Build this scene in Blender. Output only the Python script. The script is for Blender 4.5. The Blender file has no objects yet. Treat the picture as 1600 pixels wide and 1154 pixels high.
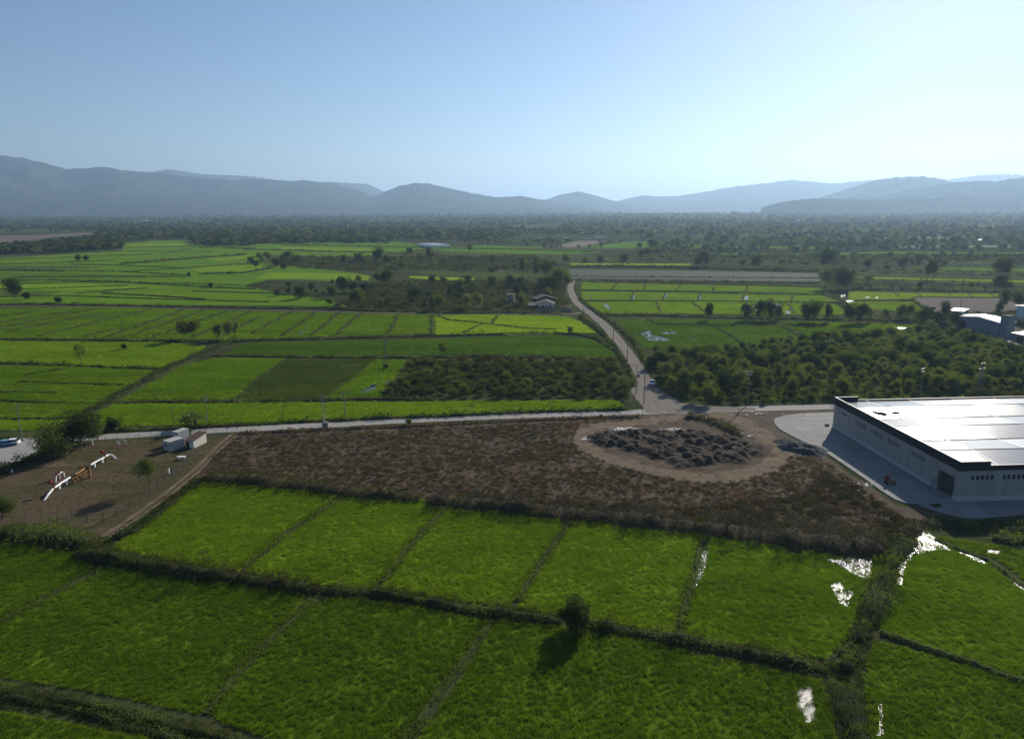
import bpy, bmesh, math, random
import numpy as np
from mathutils import Vector, Matrix
R = math.radians
scn = bpy.context.scene
COL = scn.collection
# ------------------------------------------------------------------ camera
F = 1110.0; CAMH = 60.0; ROLL = R(0.3); PITCH = math.atan((577 - 325) / F)
cam = bpy.data.cameras.new('camera'); co = bpy.data.objects.new('camera', cam); COL.objects.link(co)
cam.sensor_width = 36; cam.lens = 36 * F / 1600; cam.clip_start = 0.5; cam.clip_end = 90000
fw = Vector((0, math.cos(PITCH), -math.sin(PITCH))); up0 = Vector((0, math.sin(PITCH), math.cos(PITCH))); rt0 = Vector((1, 0, 0))
# horizon runs lower on the left: camera rolled slightly
rt = rt0 * math.cos(ROLL) - up0 * math.sin(ROLL) * -1
up = up0 * math.cos(ROLL) - rt0 * math.sin(ROLL)
rt = rt0 * math.cos(ROLL) + up0 * math.sin(ROLL)
m = Matrix((rt, up, -fw)).transposed().to_4x4(); m.translation = (0, 0, CAMH)
# pixel u,v -> u*RT+v*UP must agree with world_at()
RT = rt0 * math.cos(ROLL) - up0 * math.sin(ROLL); UP = rt0 * math.sin(ROLL) + up0 * math.cos(ROLL)
m = Matrix((RT, UP, -fw)).transposed().to_4x4(); m.translation = (0, 0, CAMH)
co.matrix_world = m
scn.camera = co
# ------------------------------------------------------------------ light
SUN_AZ, SUN_EL = 31.5, 25.2
w = bpy.data.worlds.new('World'); scn.world = w; w.use_nodes = True
nt = w.node_tree; nt.nodes.clear()
sky = nt.nodes.new('ShaderNodeTexSky'); sky.sky_type = 'NISHITA'; sky.sun_disc = False
sky.sun_elevation = R(SUN_EL); sky.sun_rotation = R(SUN_AZ); sky.altitude = 60; sky.air_density = 0.9; sky.dust_density = 0.3; sky.ozone_density = 3.6
bg = nt.nodes.new('ShaderNodeBackground'); bg.inputs[1].default_value = 0.058
wo = nt.nodes.new('ShaderNodeOutputWorld'); nt.links.new(sky.outputs[0], bg.inputs[0]); nt.links.new(bg.outputs[0], wo.inputs[0])
sl = bpy.data.lights.new('sun', 'SUN'); sl.energy = 3.9; sl.angle = R(0.53); sl.color = (1.0, 0.93, 0.82)
so = bpy.data.objects.new('sun', sl); COL.objects.link(so)
sd = Vector((math.sin(R(SUN_AZ)) * math.cos(R(SUN_EL)), math.cos(R(SUN_AZ)) * math.cos(R(SUN_EL)), math.sin(R(SUN_EL))))
so.rotation_euler = sd.to_track_quat('Z', 'Y').to_euler(); so.location = (0, 0, 300)
vs = scn.view_settings; vs.view_transform = 'Standard'; vs.look = 'None'; vs.exposure = 0.72; vs.gamma = 1; vs.use_curve_mapping = False
scn.cycles.volume_bounces = 0; scn.cycles.max_bounces = 5; scn.cycles.diffuse_bounces = 2; scn.cycles.transmission_bounces = 2; scn.cycles.glossy_bounces = 2
HAZE = 8.4e-5; HAZEG = 0.42; HAZEC = (0.48, 0.70, 0.98)
# ------------------------------------------------------------------ helpers
def ray(x, y):
    return (RT * ((x - 800) / F) + UP * ((577 - y) / F) + fw)
def W(x, y, z=0.0):
    d = ray(x, y); t = (z - CAMH) / d.z
    return Vector((d.x * t, d.y * t, z))
def mpp(x, y):
    return W(x, y).y / math.cos(PITCH) / F * 1.0      # metres per photograph pixel at a ground point
def hgt(x, y, px):
    """height in metres of an upright thing px pixels tall whose foot is at x,y"""
    p = W(x, y); d = ray(x, y - px)
    t = math.hypot(p.x, p.y) / math.hypot(d.x, d.y)
    return CAMH + d.z * t
def tag(o, label=None, cat=None, group=None, kind=None):
    if label: o['label'] = label
    if cat: o['category'] = cat
    if group: o['group'] = group
    if kind: o['kind'] = kind
    return o
def link(o, parent=None):
    COL.objects.link(o)
    if parent: o.parent = parent
    return o
def empty(name, loc, rz=0):
    o = bpy.data.objects.new(name, None); o.location = loc; o.rotation_euler = (0, 0, rz); o.empty_display_size = 0.3
    return link(o)
def np_mesh(name, v, f, mat=None, attr=None, smooth=False):
    """v (n,3), f (m,k) equal-sized faces"""
    v = np.asarray(v, dtype=np.float32); f = np.asarray(f, dtype=np.int32)
    me = bpy.data.meshes.new(name); me.vertices.add(len(v)); me.vertices.foreach_set('co', v.ravel())
    k = f.shape[1]; me.loops.add(f.size); me.loops.foreach_set('vertex_index', f.ravel())
    me.polygons.add(len(f)); me.polygons.foreach_set('loop_start', np.arange(0, f.size, k, dtype=np.int32))
    me.polygons.foreach_set('loop_total', np.full(len(f), k, dtype=np.int32))
    if smooth: me.polygons.foreach_set('use_smooth', np.ones(len(f), dtype=bool))
    me.update(calc_edges=True)
    if attr is not None:
        a = me.attributes.new('v', 'FLOAT', 'POINT'); a.data.foreach_set('value', np.asarray(attr, dtype=np.float32))
    if mat: me.materials.append(mat)
    return me
def mobj(name, me, parent=None):
    return link(bpy.data.objects.new(name, me), parent)
class MB:
    """collects solids into one mesh"""
    def __init__(s): s.bm = bmesh.new()
    def poly(s, pts):
        return s.bm.faces.new([s.bm.verts.new(p) for p in pts])
    def prism(s, base, h):
        n = len(base); a = [s.bm.verts.new(p) for p in base]; b = [s.bm.verts.new(Vector(p) + Vector((0, 0, h))) for p in base]
        s.bm.faces.new(b); s.bm.faces.new(a[::-1])
        for i in range(n): s.bm.faces.new([a[i], a[(i + 1) % n], b[(i + 1) % n], b[i]])
    def box(s, c, sz, rz=0):
        x, y, z = sz[0] / 2, sz[1] / 2, sz[2]; M = Matrix.Rotation(rz, 3, 'Z')
        s.prism([Vector(c) + M @ Vector(p) for p in ((-x, -y, 0), (x, -y, 0), (x, y, 0), (-x, y, 0))], z)
    def tube(s, a, b, r1, r2=None, n=8, cap=True):
        r2 = r1 if r2 is None else r2; a = Vector(a); b = Vector(b); d = (b - a).normalized()
        u = d.orthogonal().normalized(); v = d.cross(u)
        A = [s.bm.verts.new(a + (u * math.cos(t) + v * math.sin(t)) * r1) for t in [2 * math.pi * i / n for i in range(n)]]
        B = [s.bm.verts.new(b + (u * math.cos(t) + v * math.sin(t)) * r2) for t in [2 * math.pi * i / n for i in range(n)]]
        for i in range(n): s.bm.faces.new([A[i], A[(i + 1) % n], B[(i + 1) % n], B[i]])
        if cap: s.bm.faces.new(A[::-1]); s.bm.faces.new(B)
    def path(s, pts, r, n=10):
        for i in range(len(pts) - 1): s.tube(pts[i], pts[i + 1], r, r, n)
        for p in pts[1:-1]: s.ball(p, r)
    def ball(s, c, r, sc=(1, 1, 1)):
        bmesh.ops.create_icosphere(s.bm, subdivisions=2, radius=r, matrix=Matrix.Translation(c) @ Matrix.Diagonal((*sc, 1)))
    def build(s, name, mat, parent=None, bevel=0):
        bmesh.ops.recalc_face_normals(s.bm, faces=s.bm.faces)
        me = bpy.data.meshes.new(name); s.bm.to_mesh(me); s.bm.free(); me.materials.append(mat)
        o = mobj(name, me, parent)
        if bevel:
            b = o.modifiers.new('bevel', 'BEVEL'); b.width = bevel; b.segments = 2; b.limit_method = 'ANGLE'
        return o
# ------------------------------------------------------------------ materials
def newmat(name):
    mt = bpy.data.materials.new(name); mt.use_nodes = True; n = mt.node_tree; n.nodes.clear()
    return mt, n, n.nodes, n.links
def noise(n, scale, detail=4, vec=None, rough=0.6):
    t = n.nodes.new('ShaderNodeTexNoise'); t.inputs['Scale'].default_value = scale; t.inputs['Detail'].default_value = detail; t.inputs['Roughness'].default_value = rough
    if vec: n.links.new(vec, t.inputs['Vector'])
    return t.outputs['Fac']
def ramp(n, fac, stops):
    r = n.nodes.new('ShaderNodeValToRGB'); e = r.color_ramp.elements
    while len(e) < len(stops): e.new(0.5)
    for i, (p, c) in enumerate(stops): e[i].position = p; e[i].color = (*c, 1)
    n.links.new(fac, r.inputs[0]); return r.outputs[0]
def mix(n, fac, a, b, mode='MIX'):
    x = n.nodes.new('ShaderNodeMix'); x.data_type = 'RGBA'; x.blend_type = mode
    for s, v in ((x.inputs[0], fac), (x.inputs[6], a), (x.inputs[7], b)):
        if isinstance(v, (float, int)): s.default_value = v
        elif isinstance(v, tuple): s.default_value = (*v, 1)
        else: n.links.new(v, s)
    return x.outputs[2]
def pos(n, sx=1, sy=1, sz=1, rz=0):
    g = n.nodes.new('ShaderNodeNewGeometry'); mp = n.nodes.new('ShaderNodeMapping')
    mp.inputs['Scale'].default_value = (sx, sy, sz); mp.inputs['Rotation'].default_value = (0, 0, rz)
    n.links.new(g.outputs['Position'], mp.inputs[0]); return mp.outputs[0]
def bump(n, h, strength, dist):
    b = n.nodes.new('ShaderNodeBump'); b.inputs['Strength'].default_value = strength; b.inputs['Distance'].default_value = dist
    n.links.new(h, b.inputs['Height']); return b.outputs[0]
def prin(name, col, rough=0.85, metal=0, var=0.25, scale=0.6, bumpd=0, spec=0.08, stretch=(1, 1, 1)):
    mt, n, N, L = newmat(name); p = N.new('ShaderNodeBsdfPrincipled'); o = N.new('ShaderNodeOutputMaterial')
    v = pos(n, *stretch); f = noise(n, scale, 6, v)
    c = ramp(n, f, [(0.25, tuple(x * (1 - var) for x in col)), (0.75, tuple(min(1, x * (1 + var)) for x in col))])
    L.new(c, p.inputs['Base Color']); p.inputs['Roughness'].default_value = rough; p.inputs['Metallic'].default_value = metal
    p.inputs['Specular IOR Level'].default_value = spec
    if bumpd: L.new(bump(n, noise(n, scale * 6, 5, v), 0.6, bumpd), p.inputs['Normal'])
    L.new(p.outputs[0], o.inputs[0]); return mt
def leaf_mat(name, ca, cb, trans=0.35, patch=0.02, tc=None):
    """foliage: per-leaf value, per-object value and slow patches of colour over the land"""
    mt, n, N, L = newmat(name); o = N.new('ShaderNodeOutputMaterial')
    a = N.new('ShaderNodeAttribute'); a.attribute_name = 'v'
    oi = N.new('ShaderNodeObjectInfo')
    f = N.new('ShaderNodeMath'); f.operation = 'MULTIPLY_ADD'; L.new(a.outputs['Fac'], f.inputs[0]); f.inputs[1].default_value = 0.55
    g = N.new('ShaderNodeMath'); g.operation = 'MULTIPLY'; L.new(oi.outputs['Random'], g.inputs[0]); g.inputs[1].default_value = 0.45; L.new(g.outputs[0], f.inputs[2])
    c = ramp(n, f.outputs[0], [(0, ca), (1, cb)])
    if patch: c = mix(n, 1.0, c, ramp(n, noise(n, patch, 4, pos(n)), [(0.3, (0.72, 0.72, 0.75)), (0.7, (1.25, 1.2, 1.05))]), 'MULTIPLY')
    d = N.new('ShaderNodeBsdfDiffuse'); t = N.new('ShaderNodeBsdfTranslucent'); ms = N.new('ShaderNodeMixShader'); ms.inputs[0].default_value = trans
    L.new(c, d.inputs[0]); tcol = mix(n, 1.0, c, tc or (1.25, 1.35, 0.5), 'MULTIPLY'); L.new(tcol, t.inputs[0])
    L.new(d.outputs[0], ms.inputs[1]); L.new(t.outputs[0], ms.inputs[2]); L.new(ms.outputs[0], o.inputs[0]); return mt
def rice_mat(name, a, b, trans=0.0):
    mt, n, N, L = newmat(name); o = N.new('ShaderNodeOutputMaterial')
    big = noise(n, 0.035, 5, pos(n, 0.6, 1.6, 1, 0.2), 0.65); fine = noise(n, 0.9, 6, pos(n, 1, 0.5, 1, -0.3), 0.75); med = noise(n, 0.16, 5, pos(n, 0.5, 1.8, 1, 0.1), 0.7)
    c = ramp(n, big, [(0.32, a), (0.68, b)])
    c = mix(n, 1.0, c, ramp(n, med, [(0.3, (0.86, 0.89, 0.92)), (0.7, (1.13, 1.09, 1.06))]), 'MULTIPLY')
    c = mix(n, 1.0, c, ramp(n, fine, [(0.25, (0.66, 0.70, 0.74)), (0.5, (1, 1, 1)), (0.8, (1.25, 1.22, 1.12))]), 'MULTIPLY')
    d = N.new('ShaderNodeBsdfDiffuse'); L.new(c, d.inputs[0])
    if trans:
        t = N.new('ShaderNodeBsdfTranslucent'); L.new(mix(n, 1.0, c, (1.2, 1.3, 0.6), 'MULTIPLY'), t.inputs[0])
        ms = N.new('ShaderNodeMixShader'); ms.inputs[0].default_value = trans; L.new(d.outputs[0], ms.inputs[1]); L.new(t.outputs[0], ms.inputs[2]); L.new(ms.outputs[0], o.inputs[0])
    else:
        L.new(bump(n, fine, 0.9, 0.35), d.inputs['Normal']); L.new(d.outputs[0], o.inputs[0])
    return mt
RC = {'near': ((0.084, 0.134, 0.011), (0.116, 0.174, 0.014)), 'upper': ((0.120, 0.184, 0.012), (0.160, 0.230, 0.015)), 'lush': ((0.092, 0.160, 0.010), (0.145, 0.225, 0.014)),  # 'upper': near rice with grazing-angle brightness painted into a lighter colour
      'yellow': ((0.185, 0.275, 0.014), (0.260, 0.350, 0.022)), 'yg': ((0.135, 0.215, 0.012), (0.190, 0.275, 0.018)), 'deep': ((0.062, 0.118, 0.014), (0.095, 0.160, 0.020)),
      'dull': ((0.060, 0.085, 0.022), (0.085, 0.110, 0.028)), 'far': ((0.075, 0.160, 0.012), (0.120, 0.215, 0.016))}
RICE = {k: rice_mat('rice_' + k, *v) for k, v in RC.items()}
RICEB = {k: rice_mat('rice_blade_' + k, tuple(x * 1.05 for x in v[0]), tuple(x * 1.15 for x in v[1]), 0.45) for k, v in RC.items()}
LEAF = {
    'bundg': leaf_mat('leaf_bund_grass', (0.060, 0.095, 0.014), (0.140, 0.200, 0.030), 0.4, 0.1),
    'reed': leaf_mat('leaf_reed', (0.034, 0.056, 0.014), (0.100, 0.125, 0.040), 0.35, 0.05),
    'dry': leaf_mat('leaf_dry', (0.090, 0.064, 0.032), (0.225, 0.158, 0.080), 0.3, 0.03, (1.1, 1.0, 0.8)),
    'drygreen': leaf_mat('leaf_dry_green', (0.045, 0.050, 0.018), (0.120, 0.105, 0.045), 0.3, 0.03, (1.1, 1.1, 0.7)),
    'grey': leaf_mat('leaf_grey', (0.058, 0.054, 0.036), (0.115, 0.108, 0.078), 0.25, 0.04, (1, 1, 0.9)),
    'verge': leaf_mat('leaf_verge', (0.035, 0.050, 0.014), (0.095, 0.105, 0.034), 0.3, 0.03),
    'dark': leaf_mat('leaf_dark', (0.026, 0.042, 0.014), (0.070, 0.095, 0.030), 0.3, 0),
    'mid': leaf_mat('leaf_mid', (0.062, 0.092, 0.026), (0.170, 0.205, 0.065), 0.42, 0.01),
    'light': leaf_mat('leaf_light', (0.085, 0.110, 0.042), (0.190, 0.215, 0.095), 0.4, 0),
    'olive': leaf_mat('leaf_olive', (0.050, 0.060, 0.022), (0.115, 0.116, 0.044), 0.35, 0.01),
}
BARK = prin('bark', (0.12, 0.09, 0.065), 0.95, bumpd=0.02, scale=3)
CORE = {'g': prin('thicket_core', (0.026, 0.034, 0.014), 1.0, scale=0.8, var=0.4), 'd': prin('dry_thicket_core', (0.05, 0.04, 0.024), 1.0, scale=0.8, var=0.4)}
# ------------------------------------------------------------------ foliage
rg = np.random.default_rng(11)
def leaves(P, size, upright=0.0, g=rg, aspect=0.55):
    """one bent diamond per point"""
    n = len(P); a = g.normal(size=(n, 3)); a[:, 2] = a[:, 2] * (1 - upright) + upright * 2.2 * (0.6 + g.random(n))
    a /= np.linalg.norm(a, axis=1)[:, None]
    b = np.cross(a, g.normal(size=(n, 3))); b /= np.linalg.norm(b, axis=1)[:, None]
    s = (np.asarray(size) * (0.6 + 0.8 * g.random(n)))[:, None]
    v = np.stack([P - a * s * .5, P + b * s * .5 * aspect, P + a * s * .5, P - b * s * .5 * aspect], 1).reshape(-1, 3)
    return v, np.arange(4 * n).reshape(n, 4), np.repeat(g.random(n), 4)
def vnoise(p, scale, seed=0):
    """cheap smooth 2-D noise in 0..1 from summed sines"""
    g = np.random.default_rng(seed); o = np.zeros(len(p)); amp = 1; tot = 0
    for k in range(4):
        for j in range(3):
            th = g.random() * 6.283; ph = g.random() * 6.283; fq = scale * 2 ** k * (0.7 + 0.6 * g.random()) * 6.283
            o += amp * np.sin((p[:, 0] * math.cos(th) + p[:, 1] * math.sin(th)) * fq + ph); tot += amp
        amp *= 0.55
    return 0.5 + 0.5 * np.clip(o / tot * 1.9, -1, 1)
def resample(pts, step):
    P = np.array([[p.x, p.y] for p in pts]); seg = np.linalg.norm(np.diff(P, axis=0), axis=1); s = np.r_[0, np.cumsum(seg)]
    n = max(2, int(s[-1] / step) + 1); t = np.linspace(0, s[-1], n)
    Q = np.c_[np.interp(t, s, P[:, 0]), np.interp(t, s, P[:, 1])]
    D = np.gradient(Q, axis=0); D /= np.linalg.norm(D, axis=1)[:, None] + 1e-9
    return Q, np.c_[-D[:, 1], D[:, 0]], s[-1]
vseed = [100]
def verge(name, label, px, width, height, mat='reed', kind='stuff', core='g', upright=0.35, rough=0.5, fill=1.0, group=None, cat='vegetation', lscale=1.0):
    """vegetated strip along a line of photograph points on the ground: solid low core + leaf cloud"""
    vseed[0] += 1; g = np.random.default_rng(vseed[0])
    pts = [W(*p) for p in px]
    dist = min(math.hypot(p.x, p.y) for p in pts); dist = 0.5 * dist + 0.5 * np.mean([math.hypot(p.x, p.y) for p in pts])
    step = max(0.8, dist * 0.004); Q, Nn, L = resample(pts, step); n = len(Q)
    wv = width * (0.75 + rough * 1.4 * (vnoise(Q, 0.05, vseed[0]) - .4) + rough * .9 * (g.random(n) - .5)); hv = height * (0.42 + rough * 1.5 * vnoise(Q, 0.09, vseed[0] + 7) ** 1.5 + rough * .8 * (g.random(n) - .5))
    en = np.clip(np.minimum(np.arange(n), n - 1 - np.arange(n)) * step / (height * 1.2), 0.02, 1); hv = hv * en; wv = wv * (.4 + .6 * en)
    if dist < 260: hv = hv * 1.3; wv = wv * 1.25
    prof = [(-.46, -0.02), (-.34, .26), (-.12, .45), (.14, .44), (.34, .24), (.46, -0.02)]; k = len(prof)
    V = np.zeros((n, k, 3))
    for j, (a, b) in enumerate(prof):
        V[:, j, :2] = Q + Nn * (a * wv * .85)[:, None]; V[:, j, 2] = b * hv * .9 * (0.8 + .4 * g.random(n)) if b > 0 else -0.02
    idx = np.arange(n * k).reshape(n, k)
    f = np.stack([idx[:-1, :-1], idx[1:, :-1], idx[1:, 1:], idx[:-1, 1:]], -1).reshape(-1, 4)
    s = np.clip(dist * 0.0021, .16, 1.6) * lscale; asp = .55
    if dist < 260: s *= 1.5; asp = .34
    N_ = int(min(60000, fill * (5.0 if dist < 260 else 2.4) * L * (width + height) / s ** 2 * .55))
    u = g.random(N_) * (n - 1); i = u.astype(int); fr = (u - i)[:, None]
    c = Q[i] * (1 - fr) + Q[np.minimum(i + 1, n - 1)] * fr; a = np.clip(g.random(N_) - .5 + g.normal(size=N_) * .09, -.72, .72)
    x = c + Nn[i] * (a * wv[i])[:, None]; top = np.sqrt(np.clip(1 - (2 * a) ** 2, 0.03, 1)) * hv[i]
    lump = .45 + 1.15 * vnoise(c, .3, vseed[0] + 5) ** 1.3 if dist < 420 else 1
    z = top * lump * (1 - 0.6 * g.random(N_) ** 1.5) + s * .1
    lv, lf, la = leaves(np.c_[x, z], s, upright, g, asp)
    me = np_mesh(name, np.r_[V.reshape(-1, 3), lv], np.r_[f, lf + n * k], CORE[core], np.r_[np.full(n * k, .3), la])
    me.materials.append(LEAF[mat]); me.materials.append(LEAF[{'reed': 'drygreen', 'verge': 'mid', 'grey': 'drygreen', 'drygreen': 'verge', 'mid': 'verge', 'dark': 'mid', 'olive': 'mid', 'dry': 'drygreen'}[mat]])
    mixn = vnoise(c, .11, vseed[0] + 21) + .35 * (g.random(N_) - .5)
    me.polygons.foreach_set('material_index', np.r_[np.zeros(len(f)), np.where(mixn > .62, 2, 1)].astype(np.int32))
    return tag(mobj(name, me), label, cat, group, kind)
def in_poly(P, poly):
    x, y = P[:, 0], P[:, 1]; c = np.zeros(len(P), bool); n = len(poly)
    for i in range(n):
        x1, y1 = poly[i][:2]; x2, y2 = poly[i - 1][:2]
        if y1 == y2: continue
        c ^= ((y1 > y) != (y2 > y)) & (x < (x2 - x1) * (y - y1) / (y2 - y1) + x1)
    return c
def sample_poly(poly, dens, g):
    A = np.array([[p[0], p[1]] for p in poly]); lo, hi = A.min(0), A.max(0); n = int((hi - lo).prod() * dens)
    P = lo + g.random((n, 2)) * (hi - lo); return P[in_poly(P, A)]
def ragged(px, z, step=1.2, amp=0.25, seed=1):
    """photograph polygon -> world outline with an irregular edge"""
    pts = [W(*p) for p in px]; out = []; g = random.Random(seed)
    for i in range(len(pts)):
        a, b = pts[i], pts[(i + 1) % len(pts)]; L = (b - a).length; n = max(1, min(60, int(L / step))); nn = Vector((-(b - a).y, (b - a).x, 0)).normalized()
        for k in range(n):
            q = a.lerp(b, k / n) + nn * (g.uniform(-amp, amp)); out.append(Vector((q.x, q.y, z)))
    return out
def sheet(name, mat, px, z, amp=0.25, step=1.5, label=None, kind='structure', cat=None, seed=1, group=None):
    pts = ragged(px, z, step, amp, seed)
    me = bpy.data.meshes.new(name); bm = bmesh.new(); f = bm.faces.new([bm.verts.new(p) for p in pts]); bmesh.ops.recalc_face_normals(bm, faces=[f])
    if f.normal.z < 0: f.normal_flip()
    bmesh.ops.triangulate(bm, faces=[f]); bm.to_mesh(me); bm.free(); me.materials.append(mat)
    return tag(mobj(name, me), label, cat, group, kind)
# prototype collections for scattered ground cover (not linked to the scene; instanced by geometry nodes)
def proto_coll(name, meshes):
    c = bpy.data.collections.new(name)
    for i, me in enumerate(meshes):
        o = bpy.data.objects.new('%s_%02d' % (name, i), me); c.objects.link(o)
    return c
def scatter_nodes(name, coll):
    ng = bpy.data.node_groups.new(name, 'GeometryNodeTree'); ng.interface.new_socket('Geometry', in_out='INPUT', socket_type='NodeSocketGeometry'); ng.interface.new_socket('Geometry', in_out='OUTPUT', socket_type='NodeSocketGeometry')
    N = ng.nodes; L = ng.links; i = N.new('NodeGroupInput'); o = N.new('NodeGroupOutput')
    iop = N.new('GeometryNodeInstanceOnPoints'); ci = N.new('GeometryNodeCollectionInfo'); ci.inputs['Collection'].default_value = coll
    ci.inputs['Separate Children'].default_value = True; ci.inputs['Reset Children'].default_value = True
    iop.inputs['Pick Instance'].default_value = True
    def att(nm, ty):
        a = N.new('GeometryNodeInputNamedAttribute'); a.data_type = ty; a.inputs['Name'].default_value = nm; return a.outputs['Attribute']
    L.new(i.outputs[0], iop.inputs['Points']); L.new(ci.outputs[0], iop.inputs['Instance'])
    L.new(att('sel', 'BOOLEAN'), iop.inputs['Selection']); L.new(att('pick', 'INT'), iop.inputs['Instance Index'])
    L.new(att('rot', 'FLOAT_VECTOR'), iop.inputs['Rotation']); L.new(att('scl', 'FLOAT_VECTOR'), iop.inputs['Scale'])
    j = N.new('GeometryNodeJoinGeometry'); L.new(i.outputs[0], j.inputs[0]); L.new(iop.outputs[0], j.inputs[0]); L.new(j.outputs[0], o.inputs[0])
    return ng
def add_scatter(o, P, ng, scl, nvar, g, tilt=0.0):
    """append loose points to the object's mesh and instance the group's plants on them"""
    me = o.data; n0 = len(me.vertices); n = len(P)
    me.vertices.add(n); allc = np.zeros((n0 + n) * 3, np.float32); me.vertices.foreach_get('co', allc); allc = allc.reshape(-1, 3); allc[n0:] = P
    me.vertices.foreach_set('co', allc.ravel())
    a = me.attributes.new('sel', 'BOOLEAN', 'POINT'); a.data.foreach_set('value', np.r_[np.zeros(n0, bool), np.ones(n, bool)])
    a = me.attributes.new('pick', 'INT', 'POINT'); a.data.foreach_set('value', np.r_[np.zeros(n0, np.int32), g.integers(0, nvar, n).astype(np.int32)])
    rv = np.zeros((n0 + n, 3), np.float32); rv[n0:, 2] = g.random(n) * 6.283; rv[n0:, :2] = g.normal(size=(n, 2)) * tilt
    a = me.attributes.new('rot', 'FLOAT_VECTOR', 'POINT'); a.data.foreach_set('vector', rv.ravel())
    sv = np.ones((n0 + n, 3), np.float32); sv[n0:] = scl; a = me.attributes.new('scl', 'FLOAT_VECTOR', 'POINT'); a.data.foreach_set('vector', sv.ravel())
    md = o.modifiers.new('plants', 'NODES'); md.node_group = ng; me.update()
def blade_tuft(name, nb, rad, h, wd, mat, g, lean=0.35):
    V = []; Fc = []; A = []
    for i in range(nb):
        r = rad * math.sqrt(g.random()); t = g.random() * 6.283; x, y = r * math.cos(t), r * math.sin(t); hh = h * (0.65 + .5 * g.random())
        th = g.random() * 6.283; l = lean * hh * (0.3 + g.random()); dx, dy = math.cos(th) * l, math.sin(th) * l; wx, wy = -math.sin(th) * wd, math.cos(th) * wd
        b = len(V); V += [(x - wx, y - wy, 0), (x + wx, y + wy, 0), (x + dx * .45 + wx * .8, y + dy * .45 + wy * .8, hh * .65), (x + dx * .45 - wx * .8, y + dy * .45 - wy * .8, hh * .65), (x + dx * 1.2, y + dy * 1.2, hh)]
        Fc += [(b, b + 1, b + 2, b + 3), (b + 3, b + 2, b + 4, b + 4)]; A += [g.random()] * 5
    me = bpy.data.meshes.new(name); me.from_pydata(V, [], [f if f[2] != f[3] else f[:3] for f in Fc]); me.materials.append(mat)
    a = me.attributes.new('v', 'FLOAT', 'POINT'); a.data.foreach_set('value', A); me.update(); return me
def clump_mesh(name, n, rx, h, size, mat, g, upright=0.2):
    P = g.normal(size=(n, 3)); P /= np.linalg.norm(P, axis=1)[:, None]; P *= (g.random(n) ** .45)[:, None]
    P[:, 2] = np.abs(P[:, 2]); P *= (rx, rx, h); P *= (1 + .35 * (vnoise(P[:, :2] * 3 + P[:, 2:3], .3, int(g.integers(999))) - .5))[:, None]
    v, f, a = leaves(P, size, upright, g); return np_mesh(name, v, f, mat, a)
TG = {}
for k in RC:
    TG[k] = scatter_nodes('scatter_rice_' + k, proto_coll('rice_tuft_' + k, [blade_tuft('rice_tuft', 20, .36, .36, .018, RICEB[k], rg) for _ in range(5)]))
TGB = {}
for k in ('lush', 'yellow', 'yg', 'deep', 'dull'):
    TGB[k] = scatter_nodes('scatter_rice_big_' + k, proto_coll('rice_clump_' + k, [blade_tuft('rice_clump', 30, .9, .45, .05, RICEB[k], rg) for _ in range(4)]))
NG = {}
for k, mt, sz in (('dry', 'dry', .22), ('drygreen', 'drygreen', .22), ('grey', 'grey', .22), ('reed', 'reed', .2), ('olive', 'olive', .3), ('verge', 'verge', .25), ('mid', 'mid', .25)):
    NG[k] = scatter_nodes('scatter_clump_' + k, proto_coll('clump_' + k, [clump_mesh('clump_' + k, 80, 1.0, .55, sz, LEAF[mt], rg, .3) for _ in range(4)]))
# ------------------------------------------------------------------ ground
def ground_mat():
    mt, n, N, L = newmat('ground'); o = N.new('ShaderNodeOutputMaterial'); d = N.new('ShaderNodeBsdfDiffuse')
    f1 = noise(n, 0.0035, 6, pos(n, 0.45, 1.5, 1, 0.15), 0.6); f2 = noise(n, 0.06, 7, pos(n), 0.7); vo = N.new('ShaderNodeTexVoronoi'); vo.inputs['Scale'].default_value = 0.006
    L.new(pos(n, 0.35, 1.5, 1, 0.08), vo.inputs['Vector'])
    c = ramp(n, f1, [(0.3, (0.040, 0.050, 0.022)), (0.5, (0.062, 0.066, 0.034)), (0.62, (0.060, 0.085, 0.026)), (0.72, (0.095, 0.088, 0.060))])
    c = mix(n, 0.5, c, ramp(n, vo.outputs['Color'], [(0.2, (0.035, 0.048, 0.020)), (0.55, (0.065, 0.080, 0.030)), (0.8, (0.085, 0.115, 0.026)), (0.95, (0.11, 0.10, 0.07))]))
    c = mix(n, 1.0, c, ramp(n, f2, [(0.3, (0.6, 0.6, 0.6)), (0.7, (1.35, 1.3, 1.25))]), 'MULTIPLY')
    L.new(c, d.inputs[0]); L.new(bump(n, f2, 0.7, 1.0), d.inputs['Normal']); L.new(d.outputs[0], o.inputs[0]); return mt
gm = ground_mat()
S = 34500
gb = MB(); gb.poly([(-S, -2300, 0), (S, -2300, 0), (S, S, 0), (-S, S, 0)])
tag(gb.build('ground', gm), 'flat valley floor of fields and scrub reaching the hills', None, None, 'structure')
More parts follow.
